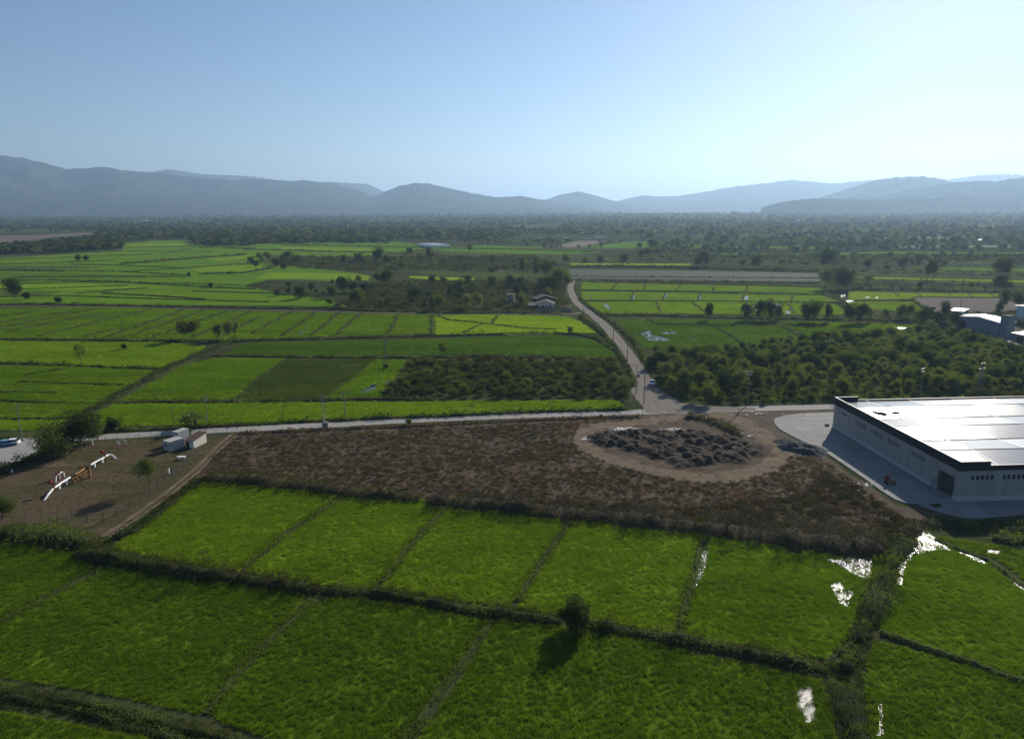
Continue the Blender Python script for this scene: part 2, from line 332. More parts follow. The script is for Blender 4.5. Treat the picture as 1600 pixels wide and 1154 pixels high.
# ------------------------------------------------------------------ hills
def hill_mat():
    mt, n, N, L = newmat('hill'); o = N.new('ShaderNodeOutputMaterial'); d = N.new('ShaderNodeBsdfDiffuse')
    f = noise(n, 0.0016, 8, pos(n), 0.65); f2 = noise(n, 0.012, 6, pos(n), .7)
    c = ramp(n, f, [(0.35, (0.030, 0.042, 0.020)), (0.55, (0.050, 0.060, 0.030)), (0.72, (0.095, 0.085, 0.055))])
    c = mix(n, 1.0, c, ramp(n, f2, [(0.3, (.6, .6, .6)), (.7, (1.3, 1.3, 1.3))]), 'MULTIPLY')
    L.new(c, d.inputs[0]); L.new(bump(n, f2, 0.8, 25), d.inputs['Normal']); L.new(d.outputs[0], o.inputs[0]); return mt
HM = hill_mat()
def ridge(label, prof, D, wf, seed, rough=1.0):
    xs = np.linspace(prof[0][0], prof[-1][0], 260); px = np.array(prof, float)
    ys = np.interp(xs, px[:, 0], px[:, 1])
    ker = np.hanning(7); ker /= ker.sum(); ys = np.convolve(np.pad(ys, 3, mode='edge'), ker, 'valid')
    g = np.random.default_rng(seed); rows = 46; V = np.zeros((rows, len(xs), 3))
    for j, x in enumerate(xs):
        d = ray(x, ys[j]); t = D / d.y; z = max(0, CAMH + d.z * t); X = d.x * t
        for i in range(rows):
            q = i / (rows - 1); yy = D + (q - .6) / .6 * wf if q < .6 else D + (q - .6) / .4 * wf * .8
            s = (q / .6) if q < .6 else (1 - (q - .6) / .4)
            V[i, j] = (X * yy / D, yy, z * (s ** .85 if q < .6 else s))
    P = V.reshape(-1, 3)[:, :2]; nz = sum(np.abs(vnoise(P, fq, seed + k) - .5) * a for k, (fq, a) in enumerate(((1 / (wf * .9), .9), (1 / (wf * .35), .5), (1 / (wf * .13), .28))))
    nz = nz.reshape(rows, len(xs)); q = np.linspace(0, 1, rows); env = np.where(q < .6, np.sin(np.clip(q / .6, 0, 1) * math.pi) ** .8, 0)[:, None]
    V[:, :, 2] *= 1 - rough * .75 * np.clip(env, 0, 1) * nz
    V[:, :, 2] *= 1; fine = (vnoise(P, 1 / (wf * .05), seed + 9) - .5).reshape(rows, len(xs)); V[:, :, 2] += fine * V[:, :, 2] * .035
    V[0, :, 2] = -2; V[-1, :, 2] = -2
    idx = np.arange(rows * len(xs)).reshape(rows, -1); f = np.stack([idx[:-1, :-1], idx[:-1, 1:], idx[1:, 1:], idx[1:, :-1]], -1).reshape(-1, 4)
    tag(mobj('hills', np_mesh('hills', V.reshape(-1, 3), f, HM, smooth=True)), label, None, None, 'structure')
ridge('long high mountain range at the left horizon', [(-420, 262), (-260, 248), (-80, 240), (0, 242), (25, 245), (60, 252), (100, 263), (125, 264), (158, 260), (170, 262), (200, 267), (240, 269), (300, 276), (360, 281), (417, 280), (455, 284), (475, 281), (510, 286), (550, 294), (575, 303), (600, 317), (625, 330)], 9500, 2600, 3)
ridge('palest peaks behind the left mountain range', [(180, 290), (225, 272), (250, 266), (265, 264), (290, 268), (320, 273), (370, 274), (400, 276), (430, 281), (480, 284), (520, 284), (575, 288), (597, 298), (640, 312), (690, 330)], 13000, 2600, 4)
ridge('rounded hill left of centre on the horizon', [(500, 331), (530, 326), (560, 318), (600, 300), (625, 290), (650, 286), (670, 287), (700, 294), (740, 302), (775, 308), (800, 307), (815, 306), (840, 311), (900, 320), (960, 330)], 9000, 2100, 5)
ridge('pointed hill right of the rounded hill', [(780, 330), (840, 316), (862, 309), (880, 303), (905, 299), (925, 304), (960, 314), (1000, 322), (1040, 330)], 11000, 1900, 6)
ridge('long pale ridge rising to the right of centre', [(900, 330), (940, 320), (985, 309), (1003, 305), (1030, 307), (1060, 306), (1100, 300), (1150, 291), (1200, 286), (1235, 281), (1260, 283), (1300, 287), (1330, 284), (1380, 280), (1430, 284), (1500, 295), (1600, 305), (1720, 325)], 12500, 2600, 7)
ridge('farthest pale peaks at the right horizon', [(1400, 300), (1460, 288), (1490, 279), (1530, 274), (1570, 272), (1600, 274), (1700, 266), (1850, 270), (2000, 300)], 13500, 2200, 8)
ridge('darker wooded hill before the pale right ridge', [(1200, 327), (1250, 320), (1290, 306), (1340, 290), (1370, 281), (1400, 277), (1440, 275.5), (1475, 280), (1500, 290), (1560, 304), (1650, 325)], 8200, 1900, 9)
ridge('nearest wooded hill at the right edge', [(1300, 326), (1330, 319), (1370, 308), (1420, 297), (1455, 291), (1490, 285), (1520, 283), (1545, 282), (1555, 285), (1575, 280), (1600, 277), (1680, 268), (1800, 262), (2000, 270)], 6800, 1600, 10)
ridge('low dark foothill at the foot of the right hills', [(1190, 324), (1215, 317), (1240, 313), (1270, 310), (1320, 311), (1360, 312), (1400, 312), (1500, 309), (1600, 309), (1800, 305)], 5700, 600, 12, .6)
# ------------------------------------------------------------------ fields
fs = [500]
def field(label, px, tint, z=0.03, tuft=0, big=0, puddles=(), amp=.2, name='rice_field'):
    fs[0] += 1; o = sheet(name, RICE[tint], px, z, amp, 1.5 if tuft or big else 6, label, 'stuff', None, fs[0])
    g = np.random.default_rng(fs[0]); poly = [W(*p) for p in px]
    for dens, grp, nv in ((tuft, TG, 5), (big, TGB, 4)):
        if not dens: continue
        P = sample_poly(poly, dens, g)
        nz = vnoise(P, .07, fs[0] + 3); keep = g.random(len(P)) < .78 + .3 * nz
        for pp in puddles:
            ins = in_poly(P, [W(*q) for q in pp]); keep &= ~ins | (g.random(len(P)) < .03) | ((vnoise(P, .28, fs[0] + 5) > .72) & (g.random(len(P)) < .7))
        P = P[keep]; nz = nz[keep]; s = (.85 + .22 * nz + .16 * g.random(len(P)))[:, None] * np.array([[1, 1, 1]])
        add_scatter(o, np.c_[P, np.full(len(P), z)], grp[tint], s, nv, g, .08); break
    return o
PUD = {
 'a5': [[(1288, 873), (1318, 874), (1320, 867), (1364, 866), (1360, 903), (1345, 902), (1325, 893), (1312, 884)], [(1296, 914), (1312, 908), (1320, 921), (1336, 923), (1323, 948), (1312, 943), (1303, 925)], [(1158, 840), (1185, 842), (1252, 855), (1240, 857), (1190, 849)]],
 'a5s': [[(1099, 862), (1107, 860), (1104, 880), (1097, 905), (1085, 922), (1082, 915), (1090, 890)]],
 'c1': [[(1405, 880), (1420, 852), (1446, 829), (1466, 844), (1490, 862), (1470, 858), (1445, 862), (1425, 872), (1415, 885), (1408, 915), (1401, 912)], [(1495, 862), (1530, 868), (1546, 880), (1536, 881), (1515, 872)], [(1540, 857), (1566, 862), (1560, 868), (1545, 864)], [(1580, 905), (1600, 918), (1600, 923), (1582, 911)]],
 'r1': [[(1000, 520), (1015, 516), (1022, 524), (1045, 528), (1048, 534), (1010, 532)], [(1033, 518), (1060, 517), (1058, 523), (1035, 522)], [(985, 519), (996, 520), (998, 526)], [(1068, 528), (1092, 529), (1090, 531)]],
 'r1b': [[(1398, 510), (1420, 511), (1418, 515), (1402, 514)], [(1260, 522), (1272, 523), (1262, 526)], [(1280, 521), (1293, 522), (1284, 524)], [(1278, 530), (1295, 530), (1293, 533), (1280, 533)], [(1433, 512), (1447, 514), (1444, 516)]],
 'r3': [[(940, 475), (948, 475), (957, 483), (950, 483), (944, 479)], [(1140, 475), (1147, 474), (1146, 477)], [(1158, 474), (1170, 473), (1168, 477)], [(1176, 477), (1184, 474), (1184, 488), (1178, 486)], [(1205, 476), (1222, 475), (1220, 487), (1206, 490)], [(1226, 485), (1237, 486), (1235, 491), (1228, 490)]],
 'r2': [[(1038, 460), (1043, 458), (1041, 465), (1037, 466)], [(1091, 462), (1096, 461), (1094, 468), (1091, 470)], [(1163, 464), (1170, 462), (1168, 468), (1164, 468)], [(988, 462), (992, 461), (990, 469)]],
 'r4': [[(1312, 461), (1320, 460), (1321, 464), (1314, 464)], [(1320, 469), (1334, 469), (1333, 472), (1322, 472)], [(1350, 464), (1358, 464), (1356, 466)], [(1368, 464), (1373, 464), (1371, 466)]],
 'm5': [[(562, 612), (570, 605), (590, 600), (590, 606), (575, 613), (565, 618)], [(598, 600), (606, 594), (611, 594), (604, 601)], [(575, 603), (592, 598), (584, 605)]],
 'm1': [[(465, 520), (470, 517), (475, 519), (474, 522), (467, 523)], [(475, 512), (481, 511), (480, 515)], [(247, 500), (257, 499), (256, 502)], [(145, 497), (157, 493), (160, 495), (150, 498)], [(372, 528), (378, 527), (377, 530)], [(408, 503), (415, 502), (412, 505)], [(310, 539), (317, 538), (315, 541)], [(422, 494), (426, 493), (425, 495)]],
}
# near blocks (with standing rice)
a5p = PUD['a5'] + PUD['a5s']
T1 = 7.5
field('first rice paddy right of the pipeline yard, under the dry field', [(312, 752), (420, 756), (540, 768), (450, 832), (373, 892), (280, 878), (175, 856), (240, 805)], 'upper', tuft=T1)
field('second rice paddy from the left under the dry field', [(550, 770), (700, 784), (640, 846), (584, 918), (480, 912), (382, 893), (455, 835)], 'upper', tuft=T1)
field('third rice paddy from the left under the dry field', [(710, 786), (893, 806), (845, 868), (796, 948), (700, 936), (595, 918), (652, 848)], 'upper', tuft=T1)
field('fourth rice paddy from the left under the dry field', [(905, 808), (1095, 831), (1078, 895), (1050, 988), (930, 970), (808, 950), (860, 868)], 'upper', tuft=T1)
field('sunlit rice paddy with pools beside the reed canal', [(1112, 834), (1240, 851), (1378, 868), (1378, 900), (1350, 945), (1325, 992), (1292, 1030), (1180, 1010), (1066, 990), (1092, 905)], 'lush', tuft=T1, puddles=a5p)
field('rice paddy corner at the left edge below the yard', [(-60, 838), (20, 850), (115, 865), (150, 884), (75, 928), (-60, 1000)], 'near', tuft=T1)
field('large rice paddy at the lower left between two bunds', [(168, 888), (350, 905), (470, 926), (475, 938), (400, 1020), (312, 1116), (150, 1082), (-80, 1045), (-80, 1010), (30, 960)], 'near', tuft=T1)
field('rice paddy in the lower middle with a bluish sheen', [(500, 935), (560, 934), (650, 948), (742, 966), (765, 972), (700, 1060), (610, 1185), (500, 1180), (345, 1128), (325, 1112), (420, 1010)], 'near', tuft=T1)
field('wide rice paddy at the lower right of centre below the lone shrub', [(778, 968), (860, 975), (1000, 1000), (1200, 1045), (1282, 1062), (1300, 1110), (1318, 1260), (560, 1260), (650, 1160), (720, 1060)], 'near', tuft=T1, puddles=[[(1250, 1075), (1268, 1070), (1275, 1120), (1260, 1130), (1246, 1100)]])
field('rice at the bottom left corner below the double hedge', [(-100, 1098), (60, 1120), (160, 1140), (330, 1175), (300, 1260), (-140, 1260)], 'near', tuft=T1)
field('rice paddy right of the reed canal with a glinting pool', [(1436, 842), (1446, 829), (1470, 846), (1500, 864), (1540, 878), (1600, 925), (1720, 1000), (1720, 1085), (1600, 1058), (1480, 1022), (1376, 988), (1372, 965), (1400, 890)], 'lush', tuft=T1, puddles=PUD['c1'][:1] + PUD['c1'][1:2] + PUD['c1'][3:])
field('rice paddy in the bottom right corner', [(1362, 1006), (1380, 1002), (1490, 1034), (1620, 1076), (1760, 1110), (1760, 1260), (1385, 1260), (1362, 1150), (1350, 1060)], 'near', tuft=T1, puddles=[[(1370, 1100), (1378, 1098), (1380, 1150), (1372, 1150)]])
field('strip of rice behind the right pool under the warehouse', [(1462, 838), (1560, 852), (1640, 866), (1760, 900), (1760, 960), (1650, 930), (1600, 905), (1555, 872), (1500, 856)], 'near', tuft=6, puddles=PUD['c1'][2:3])
# mid blocks
B = 1.6
field('bright diagonal rice strips along the left of the valley', [(-60, 480), (60, 481), (150, 480), (400, 487), (560, 490), (680, 492), (680, 521), (520, 525), (400, 529), (300, 530), (150, 529), (-60, 527)], 'lush', big=.7, puddles=PUD['m1'])
field('yellow green rice left of the farmhouse lane', [(682, 493), (760, 492), (885, 495), (905, 502), (930, 520), (900, 520), (800, 523), (740, 522), (682, 523)], 'yellow', big=.8)
field('rice field with the leaning tree at the left', [(-60, 533), (100, 534), (250, 535), (322, 541), (300, 555), (248, 575), (120, 572), (-60, 566)], 'yg', big=B * .6)
field('rice below the leaning tree beside the diagonal ditch', [(-60, 571), (100, 573), (238, 579), (180, 615), (118, 650), (40, 654), (-60, 655)], 'lush', big=B * .8)
field('strip of yellow rice at the left edge by the road', [(-60, 657), (105, 657), (95, 664), (55, 672), (-60, 671)], 'yg', big=B)
field('deep green rice behind the orchard', [(372, 540), (400, 535), (640, 531), (870, 524), (925, 532), (955, 548), (958, 559), (860, 554), (740, 553), (560, 556), (350, 555)], 'deep', big=B * .7)
field('green rice slope right of the diagonal ditch', [(335, 560), (445, 561), (400, 590), (365, 624), (186, 626), (250, 592), (290, 570)], 'lush', big=B * .8)
field('dull olive crop plot between the green plots', [(447, 561), (583, 562), (545, 595), (505, 622), (367, 625), (405, 590)], 'dull', big=B * .8, name='crop_field')
field('bright rice wedge with a small pool beside the orchard', [(586, 562), (636, 563), (612, 595), (590, 621), (508, 622), (548, 595)], 'lush', big=B * .8, puddles=PUD['m5'])
field('long yellow green rice strip along the main road', [(180, 632), (400, 630), (760, 627), (960, 626), (975, 634), (960, 638), (800, 643), (640, 650), (500, 656), (340, 662), (130, 667), (120, 660)], 'yg', big=B)
# right blocks
field('flooded rice field right of the dirt track', [(962, 500), (1100, 500), (1200, 503), (1290, 503), (1262, 530), (1180, 545), (1100, 552), (1040, 549), (1005, 542)], 'deep', big=.9, puddles=PUD['r1'])
field('rice field with pools before the right tree row', [(1292, 504), (1440, 508), (1450, 516), (1400, 520), (1330, 524), (1265, 531), (1235, 505)], 'lush', big=.9, puddles=PUD['r1b'])
field('front row of rice paddies right of the track', [(914, 472), (1100, 471), (1300, 474), (1322, 486), (1315, 491), (1170, 491), (1020, 489), (945, 489), (925, 484)], 'yg', big=.5, puddles=PUD['r3'])
field('middle row of rice paddies right of the track', [(908, 455), (1100, 457), (1280, 460), (1312, 471), (1100, 469), (910, 468)], 'lush', puddles=PUD['r2'])
field('back row of rice paddies right of the track', [(909, 441), (1100, 445), (1280, 449), (1298, 459), (1100, 454), (908, 452)], 'lush')
field('yellow rice strip before the brown plot', [(1325, 455), (1400, 457), (1562, 459), (1562, 464), (1430, 463), (1420, 467), (1326, 468)], 'yg', puddles=PUD['r4'])
field('rice wedge behind the right tree row', [(1326, 471), (1425, 471), (1450, 488), (1380, 484), (1326, 482)], 'lush')
field('thin rice strip behind the right poplars', [(1335, 432), (1420, 434), (1595, 438), (1660, 440), (1660, 443), (1540, 441), (1350, 435)], 'yg')
field('second thin rice strip behind the right poplars', [(1430, 420), (1480, 418), (1660, 421), (1660, 424), (1530, 423)], 'far')
field('narrow rice line beyond the plane fields', [(891, 411), (1080, 412), (1080, 414.5), (891, 414)], 'yellow')
field('green strip beyond the right hedges', [(1010, 396.5), (1250, 396), (1400, 393), (1660, 395), (1660, 398.5), (1400, 397), (1200, 399)], 'far')
# far left blocks
field('distant broad rice plain at the left', [(-100, 407), (0, 403), (190, 392), (196, 380), (240, 376), (300, 375), (420, 375), (545, 374), (620, 378), (685, 384), (640, 392), (560, 401), (430, 398), (395, 409), (560, 427), (585, 432), (540, 440), (470, 437), (420, 437), (380, 446), (420, 455), (500, 466), (545, 479), (400, 477), (-100, 474)], 'far')
field('distant rice strip near the greenhouse', [(640, 383), (700, 385), (900, 391), (945, 394), (900, 397), (800, 396), (700, 393)], 'far')
field('far field in front of the central woods', [(905, 386), (980, 378), (1030, 377), (1030, 384), (990, 388)], 'far')
field('distant field right of the greenhouse', [(740, 383), (850, 386), (850, 388), (740, 386)], 'far')
field('rice patch among the central scrub', [(640, 431), (740, 434), (745, 440), (720, 440), (640, 434)], 'yellow')
field('blue green field strip behind the scrub', [(655, 423), (800, 426), (880, 428), (880, 434), (760, 433), (660, 429)], 'dull', name='crop_field')
field('thin distant rice strip left of the farm sheds', [(800, 353), (870, 352), (880, 355), (800, 358)], 'dull', name='crop_field')
field('small bright far field in the right woods', [(1527, 353), (1560, 352), (1560, 355), (1530, 355)], 'yellow')
# ploughed and dry plots
SOILM = prin('soil_tan', (0.125, 0.098, 0.070), 1, var=.35, scale=.25, bumpd=.06)
GREYP = prin('grey_stubble', (0.042, 0.039, 0.038), 1, var=.7, scale=.3, stretch=(.15, 2, 1))
GREENP = prin('grey_green_crop', (0.046, 0.064, 0.034), 1, var=.25, scale=.12, stretch=(.2, 2, 1))
BROWN = prin('brown_plot', (0.070, 0.056, 0.040), 1, var=.35, scale=.4, bumpd=.1)
sheet('crop_field', GREENP, [(888, 420), (1080, 423), (1281, 427), (1281, 434), (1080, 433), (890, 431)], .03, .3, 8, 'grey green crop strip behind the right paddies', 'stuff', None, 31)
sheet('stubble_field', GREYP, [(890, 431.6), (1080, 433.6), (1281, 434.6), (1281, 440), (1080, 439), (892, 437)], .035, .3, 8, 'grey brown stubble strip behind the right paddies', 'structure', None, 32)
sheet('brown_field', BROWN, [(1428, 465), (1562, 466), (1600, 475), (1600, 487), (1480, 490), (1452, 488)], .03, .4, 4, 'bare brown plot left of the factory', 'structure', None, 33)
sheet('brown_field', SOILM, [(-80, 372), (0, 368), (60, 367), (140, 363), (148, 366), (80, 371), (20, 379), (-80, 384)], .03, 1, 12, 'bare tan clearing in the left woods', 'structure', None, 34)
sheet('brown_field', SOILM, [(870, 384), (905, 376), (950, 376), (925, 383), (890, 387)], .03, 1, 12, 'bare tan farm clearing in the middle distance', 'structure', None, 35)
# sub-plots that break up the wide blocks
for i, (px, t, l) in enumerate([
    ([(0, 405), (190, 394), (250, 396), (120, 402), (0, 411)], 'lush', 'brighter strip at the back of the distant left plain'), ([(0, 425), (90, 425), (280, 433), (180, 436), (0, 437)], 'deep', 'darker strip across the distant left plain'),
    ([(300, 420), (390, 413), (420, 417), (380, 424), (310, 425)], 'yg', 'small bright plot before the hedge of the distant orchard'), ([(0, 446), (110, 443), (260, 448), (160, 452), (0, 451)], 'yg', 'yellowish plot in the left plain'),
    ([(200, 456), (400, 460), (500, 470), (300, 468), (160, 461)], 'lush', 'bright plot before the long hedge of the left plain'), ([(0, 456), (100, 455), (60, 462), (0, 463)], 'dull', 'dull plot at the left edge of the plain'),
    ([(200, 382), (300, 379), (290, 383), (200, 386)], 'yg', 'far bright plot behind the left plain'), ([(440, 386), (560, 388), (620, 391), (540, 393), (430, 390)], 'yg', 'far bright plot before the plantation'),
    ([(420, 425), (540, 428), (578, 431), (575, 438), (480, 434), (400, 436)], 'yg', 'bright plot at the foot of the distant orchard'), ([(330, 404), (400, 398), (395, 403), (340, 408)], 'yg', 'narrow bright plot right of the grey scrub strip'),
    ([(0, 415), (120, 415), (170, 419), (60, 421), (0, 421)], 'dull', 'dull green plot in the distant left plain')]):
    sheet('rice_field', RICE[t], px, .06, .5, 8, l, 'stuff', None, 300 + i)
STRIPS = [([(1060, 352), (1200, 351), (1200, 353), (1060, 354)], 'dull'), ([(1250, 359), (1420, 358), (1420, 360.5), (1250, 361)], 'deep'), ([(880, 346), (1010, 345), (1010, 347), (880, 348)], 'dull'), ([(640, 356), (760, 356), (760, 358), (640, 358)], 'deep'), ([(520, 345), (640, 344), (640, 346), (520, 347)], 'dull'), ([(1090, 367), (1260, 368), (1260, 370.5), (1090, 369)], 'deep'), ([(1330, 371), (1520, 370), (1520, 373), (1330, 373)], 'dull'), ([(1420, 346), (1560, 345), (1560, 347), (1420, 348)], 'dull'), ([(1080, 384), (1300, 386), (1300, 389), (1080, 387)], 'far'), ([(1400, 384), (1600, 383), (1600, 386), (1400, 387)], 'dull'), ([(980, 360), (1060, 360), (1060, 362.5), (980, 362)], 'far'), ([(200, 347), (330, 346), (330, 349), (200, 350)], 'dull'), ([(0, 351), (130, 350), (130, 352), (0, 353)], 'dull'), ([(380, 352), (470, 352), (470, 354), (380, 354)], 'deep'), ([(700, 348), (800, 348), (800, 350), (700, 350)], 'deep')]
for i, (px, t) in enumerate(STRIPS): sheet('crop_field', RICE[t] if i % 3 else GREENP, px, .05, 1.5, 20, 'thin hazy field strip between the distant woods', 'stuff', None, 330 + i)
# water
def water_mat():
    mt, n, N, L = newmat('water'); o = N.new('ShaderNodeOutputMaterial'); p = N.new('ShaderNodeBsdfPrincipled')
    p.inputs['Base Color'].default_value = (0.045, 0.05, 0.035, 1); p.inputs['Roughness'].default_value = 0.16; p.inputs['IOR'].default_value = 1.33
    L.new(bump(n, noise(n, 1.1, 5, pos(n, 1, 2.2, 1, .3), .7), .8, .16), p.inputs['Normal']); L.new(p.outputs[0], o.inputs[0]); return mt
WAT = water_mat()
wl = {'a5': 'flooded patch in the sunlit paddy beside the reed canal', 'a5s': 'narrow water channel between the two right paddies', 'c1': 'bright pool in the paddy under the warehouse', 'r1': 'blue pool in the flooded field right of the track', 'r1b': 'glinting pool before the right tree row', 'r3': 'glinting pool in the front row of right paddies', 'r2': 'small pool in the middle row of right paddies', 'r4': 'tiny pool in the yellow strip by the brown plot', 'm5': 'pool in the bright wedge beside the orchard', 'm1': 'small pool among the left rice strips'}
for k, v in PUD.items():
    for i, pp in enumerate(v): sheet('water', WAT, pp, .07, .15 if k[0] in 'ac' else .4, .8, wl[k], 'structure', None, 60 + i)
for i, pp in enumerate(([(1250, 1075), (1268, 1070), (1275, 1120), (1260, 1130), (1246, 1100)], [(1371, 1100), (1378, 1098), (1380, 1150), (1373, 1150)], [(135, 877), (152, 881), (146, 887), (130, 884)], [(497, 934), (516, 933), (508, 940), (490, 942)])):
    sheet('water', WAT, pp, .07, .3, .8, 'shallow water at the edge of a near paddy', 'structure', None, 80 + i)
# ------------------------------------------------------------------ bunds (thin earth banks inside the blocks)
BUND = prin('bund_earth', (0.048, 0.062, 0.018), 1, var=.5, scale=.9, bumpd=.1)
MUD = prin('mud', (0.120, 0.105, 0.080), .8, var=.35, scale=.8)
def bunds(label, lines, width, height, mat='verge', fill=.7):
    """all the thin banks of one block of paddies: low earth ridge + grass"""
    V = []; Fc = []; LV = []; LF = []; LA = []; base = 0; vseed[0] += 1; g = np.random.default_rng(vseed[0]); lb = 0
    for ln in lines:
        pts = [W(*p) for p in ln]; dist = np.mean([p.length for p in pts]); Q, Nn, L = resample(pts, max(.6, dist * .004)); n = len(Q)
        Q = Q + Nn * ((vnoise(Q, .06, vseed[0]) - .5) * width * .9)[:, None]
        hv = height * (.7 + .5 * g.random(n))
        for a, b in ((-.5, -.02), (-.2, .9), (.2, .9), (.5, -.02)):
            V.append(np.c_[Q + Nn * (a * width * (.8 + .4 * g.random(n)))[:, None], np.where(b > 0, b * hv, -.02)])
        idx = base + np.arange(4 * n).reshape(4, n)
        Fc.append(np.stack([idx[:-1, :-1], idx[:-1, 1:], idx[1:, 1:], idx[1:, :-1]], -1).reshape(-1, 4)); base += 4 * n
        s = float(np.clip(dist * .002, .15, 1.2)) * (1.5 if mat == 'bundg' else 1); N_ = int(fill * (4.5 if mat == 'bundg' else 1.2) * L * (width + .5) / s ** 2)
        u = g.random(N_) * (n - 1); i = u.astype(int); P = Q[i] + (u - i)[:, None] * (Q[np.minimum(i + 1, n - 1)] - Q[i]) + Nn[i] * ((g.random(N_) - .5) * width * (3.4 if mat == 'bundg' else 1.5))[:, None]
        pz = vnoise(P, .12, vseed[0] + 3); k = g.random(N_) < (.1 if mat == 'bundg' else .35) + pz; P = P[k]
        lv, lf, la = leaves(np.c_[P, height * .5 + g.random(len(P)) * (height * .6 + .1)], s * .8, .6, g); LV.append(lv); LF.append(lf + lb); lb += len(lv); LA.append(la)
    V = np.concatenate(V); Fc = np.concatenate(Fc); LV = np.concatenate(LV); LF = np.concatenate(LF) + len(V)
    me = np_mesh('paddy_bund', np.r_[V, LV], np.r_[Fc, LF], BUND, np.r_[np.zeros(len(V)), np.concatenate(LA)]); me.materials.append(LEAF[mat])
    me.polygons.foreach_set('material_index', np.r_[np.zeros(len(Fc)), np.ones(len(LF))].astype(np.int32))
    tag(mobj('paddy_bund', me), label, None, None, 'structure')
bunds('grassy earth banks dividing the row of paddies under the dry field', [[(545, 769), (500, 800), (440, 836), (380, 886)], [(705, 785), (655, 835), (594, 909)], [(899, 807), (852, 868), (806, 939)]], .75, .35, 'bundg', 1.9)
bunds('dark bank beside the narrow water channel', [[(1103, 832), (1085, 895), (1060, 978)]], .75, .45, 'bundg', 1.9)
bunds('earth bank between the lower left paddies', [[(493, 938), (430, 990), (380, 1040), (318, 1115)]], .75, .3, 'bundg', 1.9)
bunds('earth bank between the lower middle paddies', [[(770, 970), (740, 1010), (690, 1070), (620, 1165)]], .75, .3, 'bundg', 1.9)
bunds('low bank at the left edge of the near paddies', [[(160, 886), (90, 924), (0, 972), (-60, 1003)]], .75, .25, 'bundg', 1.9)
bunds('low bank right of the reed canal', [[(1376, 990), (1480, 1026), (1620, 1070), (1740, 1100)]], 1.3, .6, 'mid', 1.2)
bunds('bank beyond the right pool', [[(1465, 842), (1540, 876), (1600, 918), (1700, 980)]], 1.2, .4, 'mid', 1.0)
strips = [[(a, 529), (b, 488)] for a, b in ((55, 236), (75, 165), (130, 318), (175, 290), (240, 355), (300, 392), (332, 405), (358, 420), (385, 440), (400, 455), (442, 495), (488, 530), (525, 566), (608, 622), (674, 680))]
strips = [[(0, 513), (150, 483)], [(10, 519), (165, 489)], [(60, 526), (236, 484)], [(130, 527), (180, 515)], [(170, 526), (290, 484)], [(205, 525), (320, 485)], [(240, 527), (355, 487)], [(300, 528), (392, 488)], [(340, 528), (408, 495)], [(395, 522), (455, 488)], [(442, 525), (495, 488)], [(488, 524), (530, 489)], [(525, 523), (566, 490)], [(608, 521), (622, 492)], [(674, 521), (676, 510), (673, 494)], [(0, 496), (60, 486)], [(0, 505), (110, 487)]]
bunds('dark diagonal banks between the bright rice strips', strips, 1.6, .8, 'verge', 1.2)
bunds('winding banks in the yellow green rice', [[(685, 494), (700, 500), (740, 504), (768, 507), (830, 514), (870, 515)], [(725, 520), (752, 507)], [(768, 507), (777, 494)]], 1.3, .7, 'verge', 1.1)
bunds('banks across the left rice fields', [[(30, 597), (110, 600), (195, 602)], [(0, 627), (60, 629), (140, 631)], [(0, 655), (100, 655), (112, 653)], [(40, 587), (100, 577)], [(0, 613), (90, 614)]], 1.0, .6, 'verge', 1)
bunds('banks across the deep green rice', [[(560, 531), (530, 555)], [(750, 527), (729, 553)]], 1.2, .3, 'mid', .6)
bunds('faint boundary between the green and olive plots', [[(446, 561), (404, 590), (366, 625)], [(584, 562), (546, 596), (506, 622)], [(500, 565), (460, 592), (430, 623)]], .7, .25, 'olive', .5)
bunds('pale cross bank in the roadside rice strip', [[(448, 628), (436, 655)], [(740, 627), (738, 645)], [(862, 627), (861, 641)]], .9, .3, 'olive', .6)
bunds('banks in the flooded right fields', [[(1014, 498), (1025, 507), (1150, 509), (1290, 509)], [(1115, 509), (1160, 536)], [(1222, 510), (1262, 532)], [(1216, 504), (1240, 520), (1268, 530)]], 1.5, .8, 'verge', .8)
bunds('banks dividing the front row of right paddies', [[(1025, 471), (1032, 488)], [(1080, 471), (1104, 490)], [(1230, 473), (1240, 490)]], 1.3, .7, 'verge', .8)
bunds('banks dividing the middle row of right paddies', [[(990, 456), (986, 468)], [(1040, 457), (1035, 469)], [(1095, 458), (1090, 470)], [(1163, 459), (1160, 471)], [(1240, 460), (1236, 471)]], 1.0, .4, 'verge', .8)
bunds('banks dividing the back row of right paddies', [[(965, 442), (955, 453)], [(1066, 443), (1055, 455)], [(1115, 444), (1115, 455)], [(1168, 446), (1166, 457)], [(1010, 443), (1005, 453)]], .9, .4, 'verge', .8)
bunds('diagonal banks in the yellow right strip', [[(1397, 457), (1408, 464)], [(1480, 459), (1492, 464)], [(1432, 458), (1440, 463)], [(1512, 459), (1520, 465)], [(1548, 459), (1556, 464)]], 1.0, .3, 'verge', .8)
bunds('banks on the distant left rice plain', [[(0, 423), (100, 424)], [(30, 433), (130, 432), (290, 432)], [(118, 459), (160, 455), (230, 450)], [(160, 458), (250, 463), (320, 468)], [(110, 413), (180, 414), (290, 419)], [(200, 424), (300, 418), (395, 411)], [(0, 388 + 18), (150, 400), (240, 397)], [(200, 386), (300, 385), (400, 388)], [(350, 388), (500, 393), (600, 393)], [(0, 413), (80, 411), (180, 407)], [(250, 398), (300, 388), (400, 384)]], 1.8, .8, 'verge', .8)
bunds('mid banks on the distant left rice plain', [[(0, 443), (120, 441), (300, 443), (420, 448)], [(0, 452), (90, 450), (200, 446)], [(0, 464), (100, 462), (240, 467), (420, 472)], [(60, 397), (200, 392), (330, 393)], [(300, 455), (420, 458), (480, 463)]], 1.4, .6, 'verge', .7)
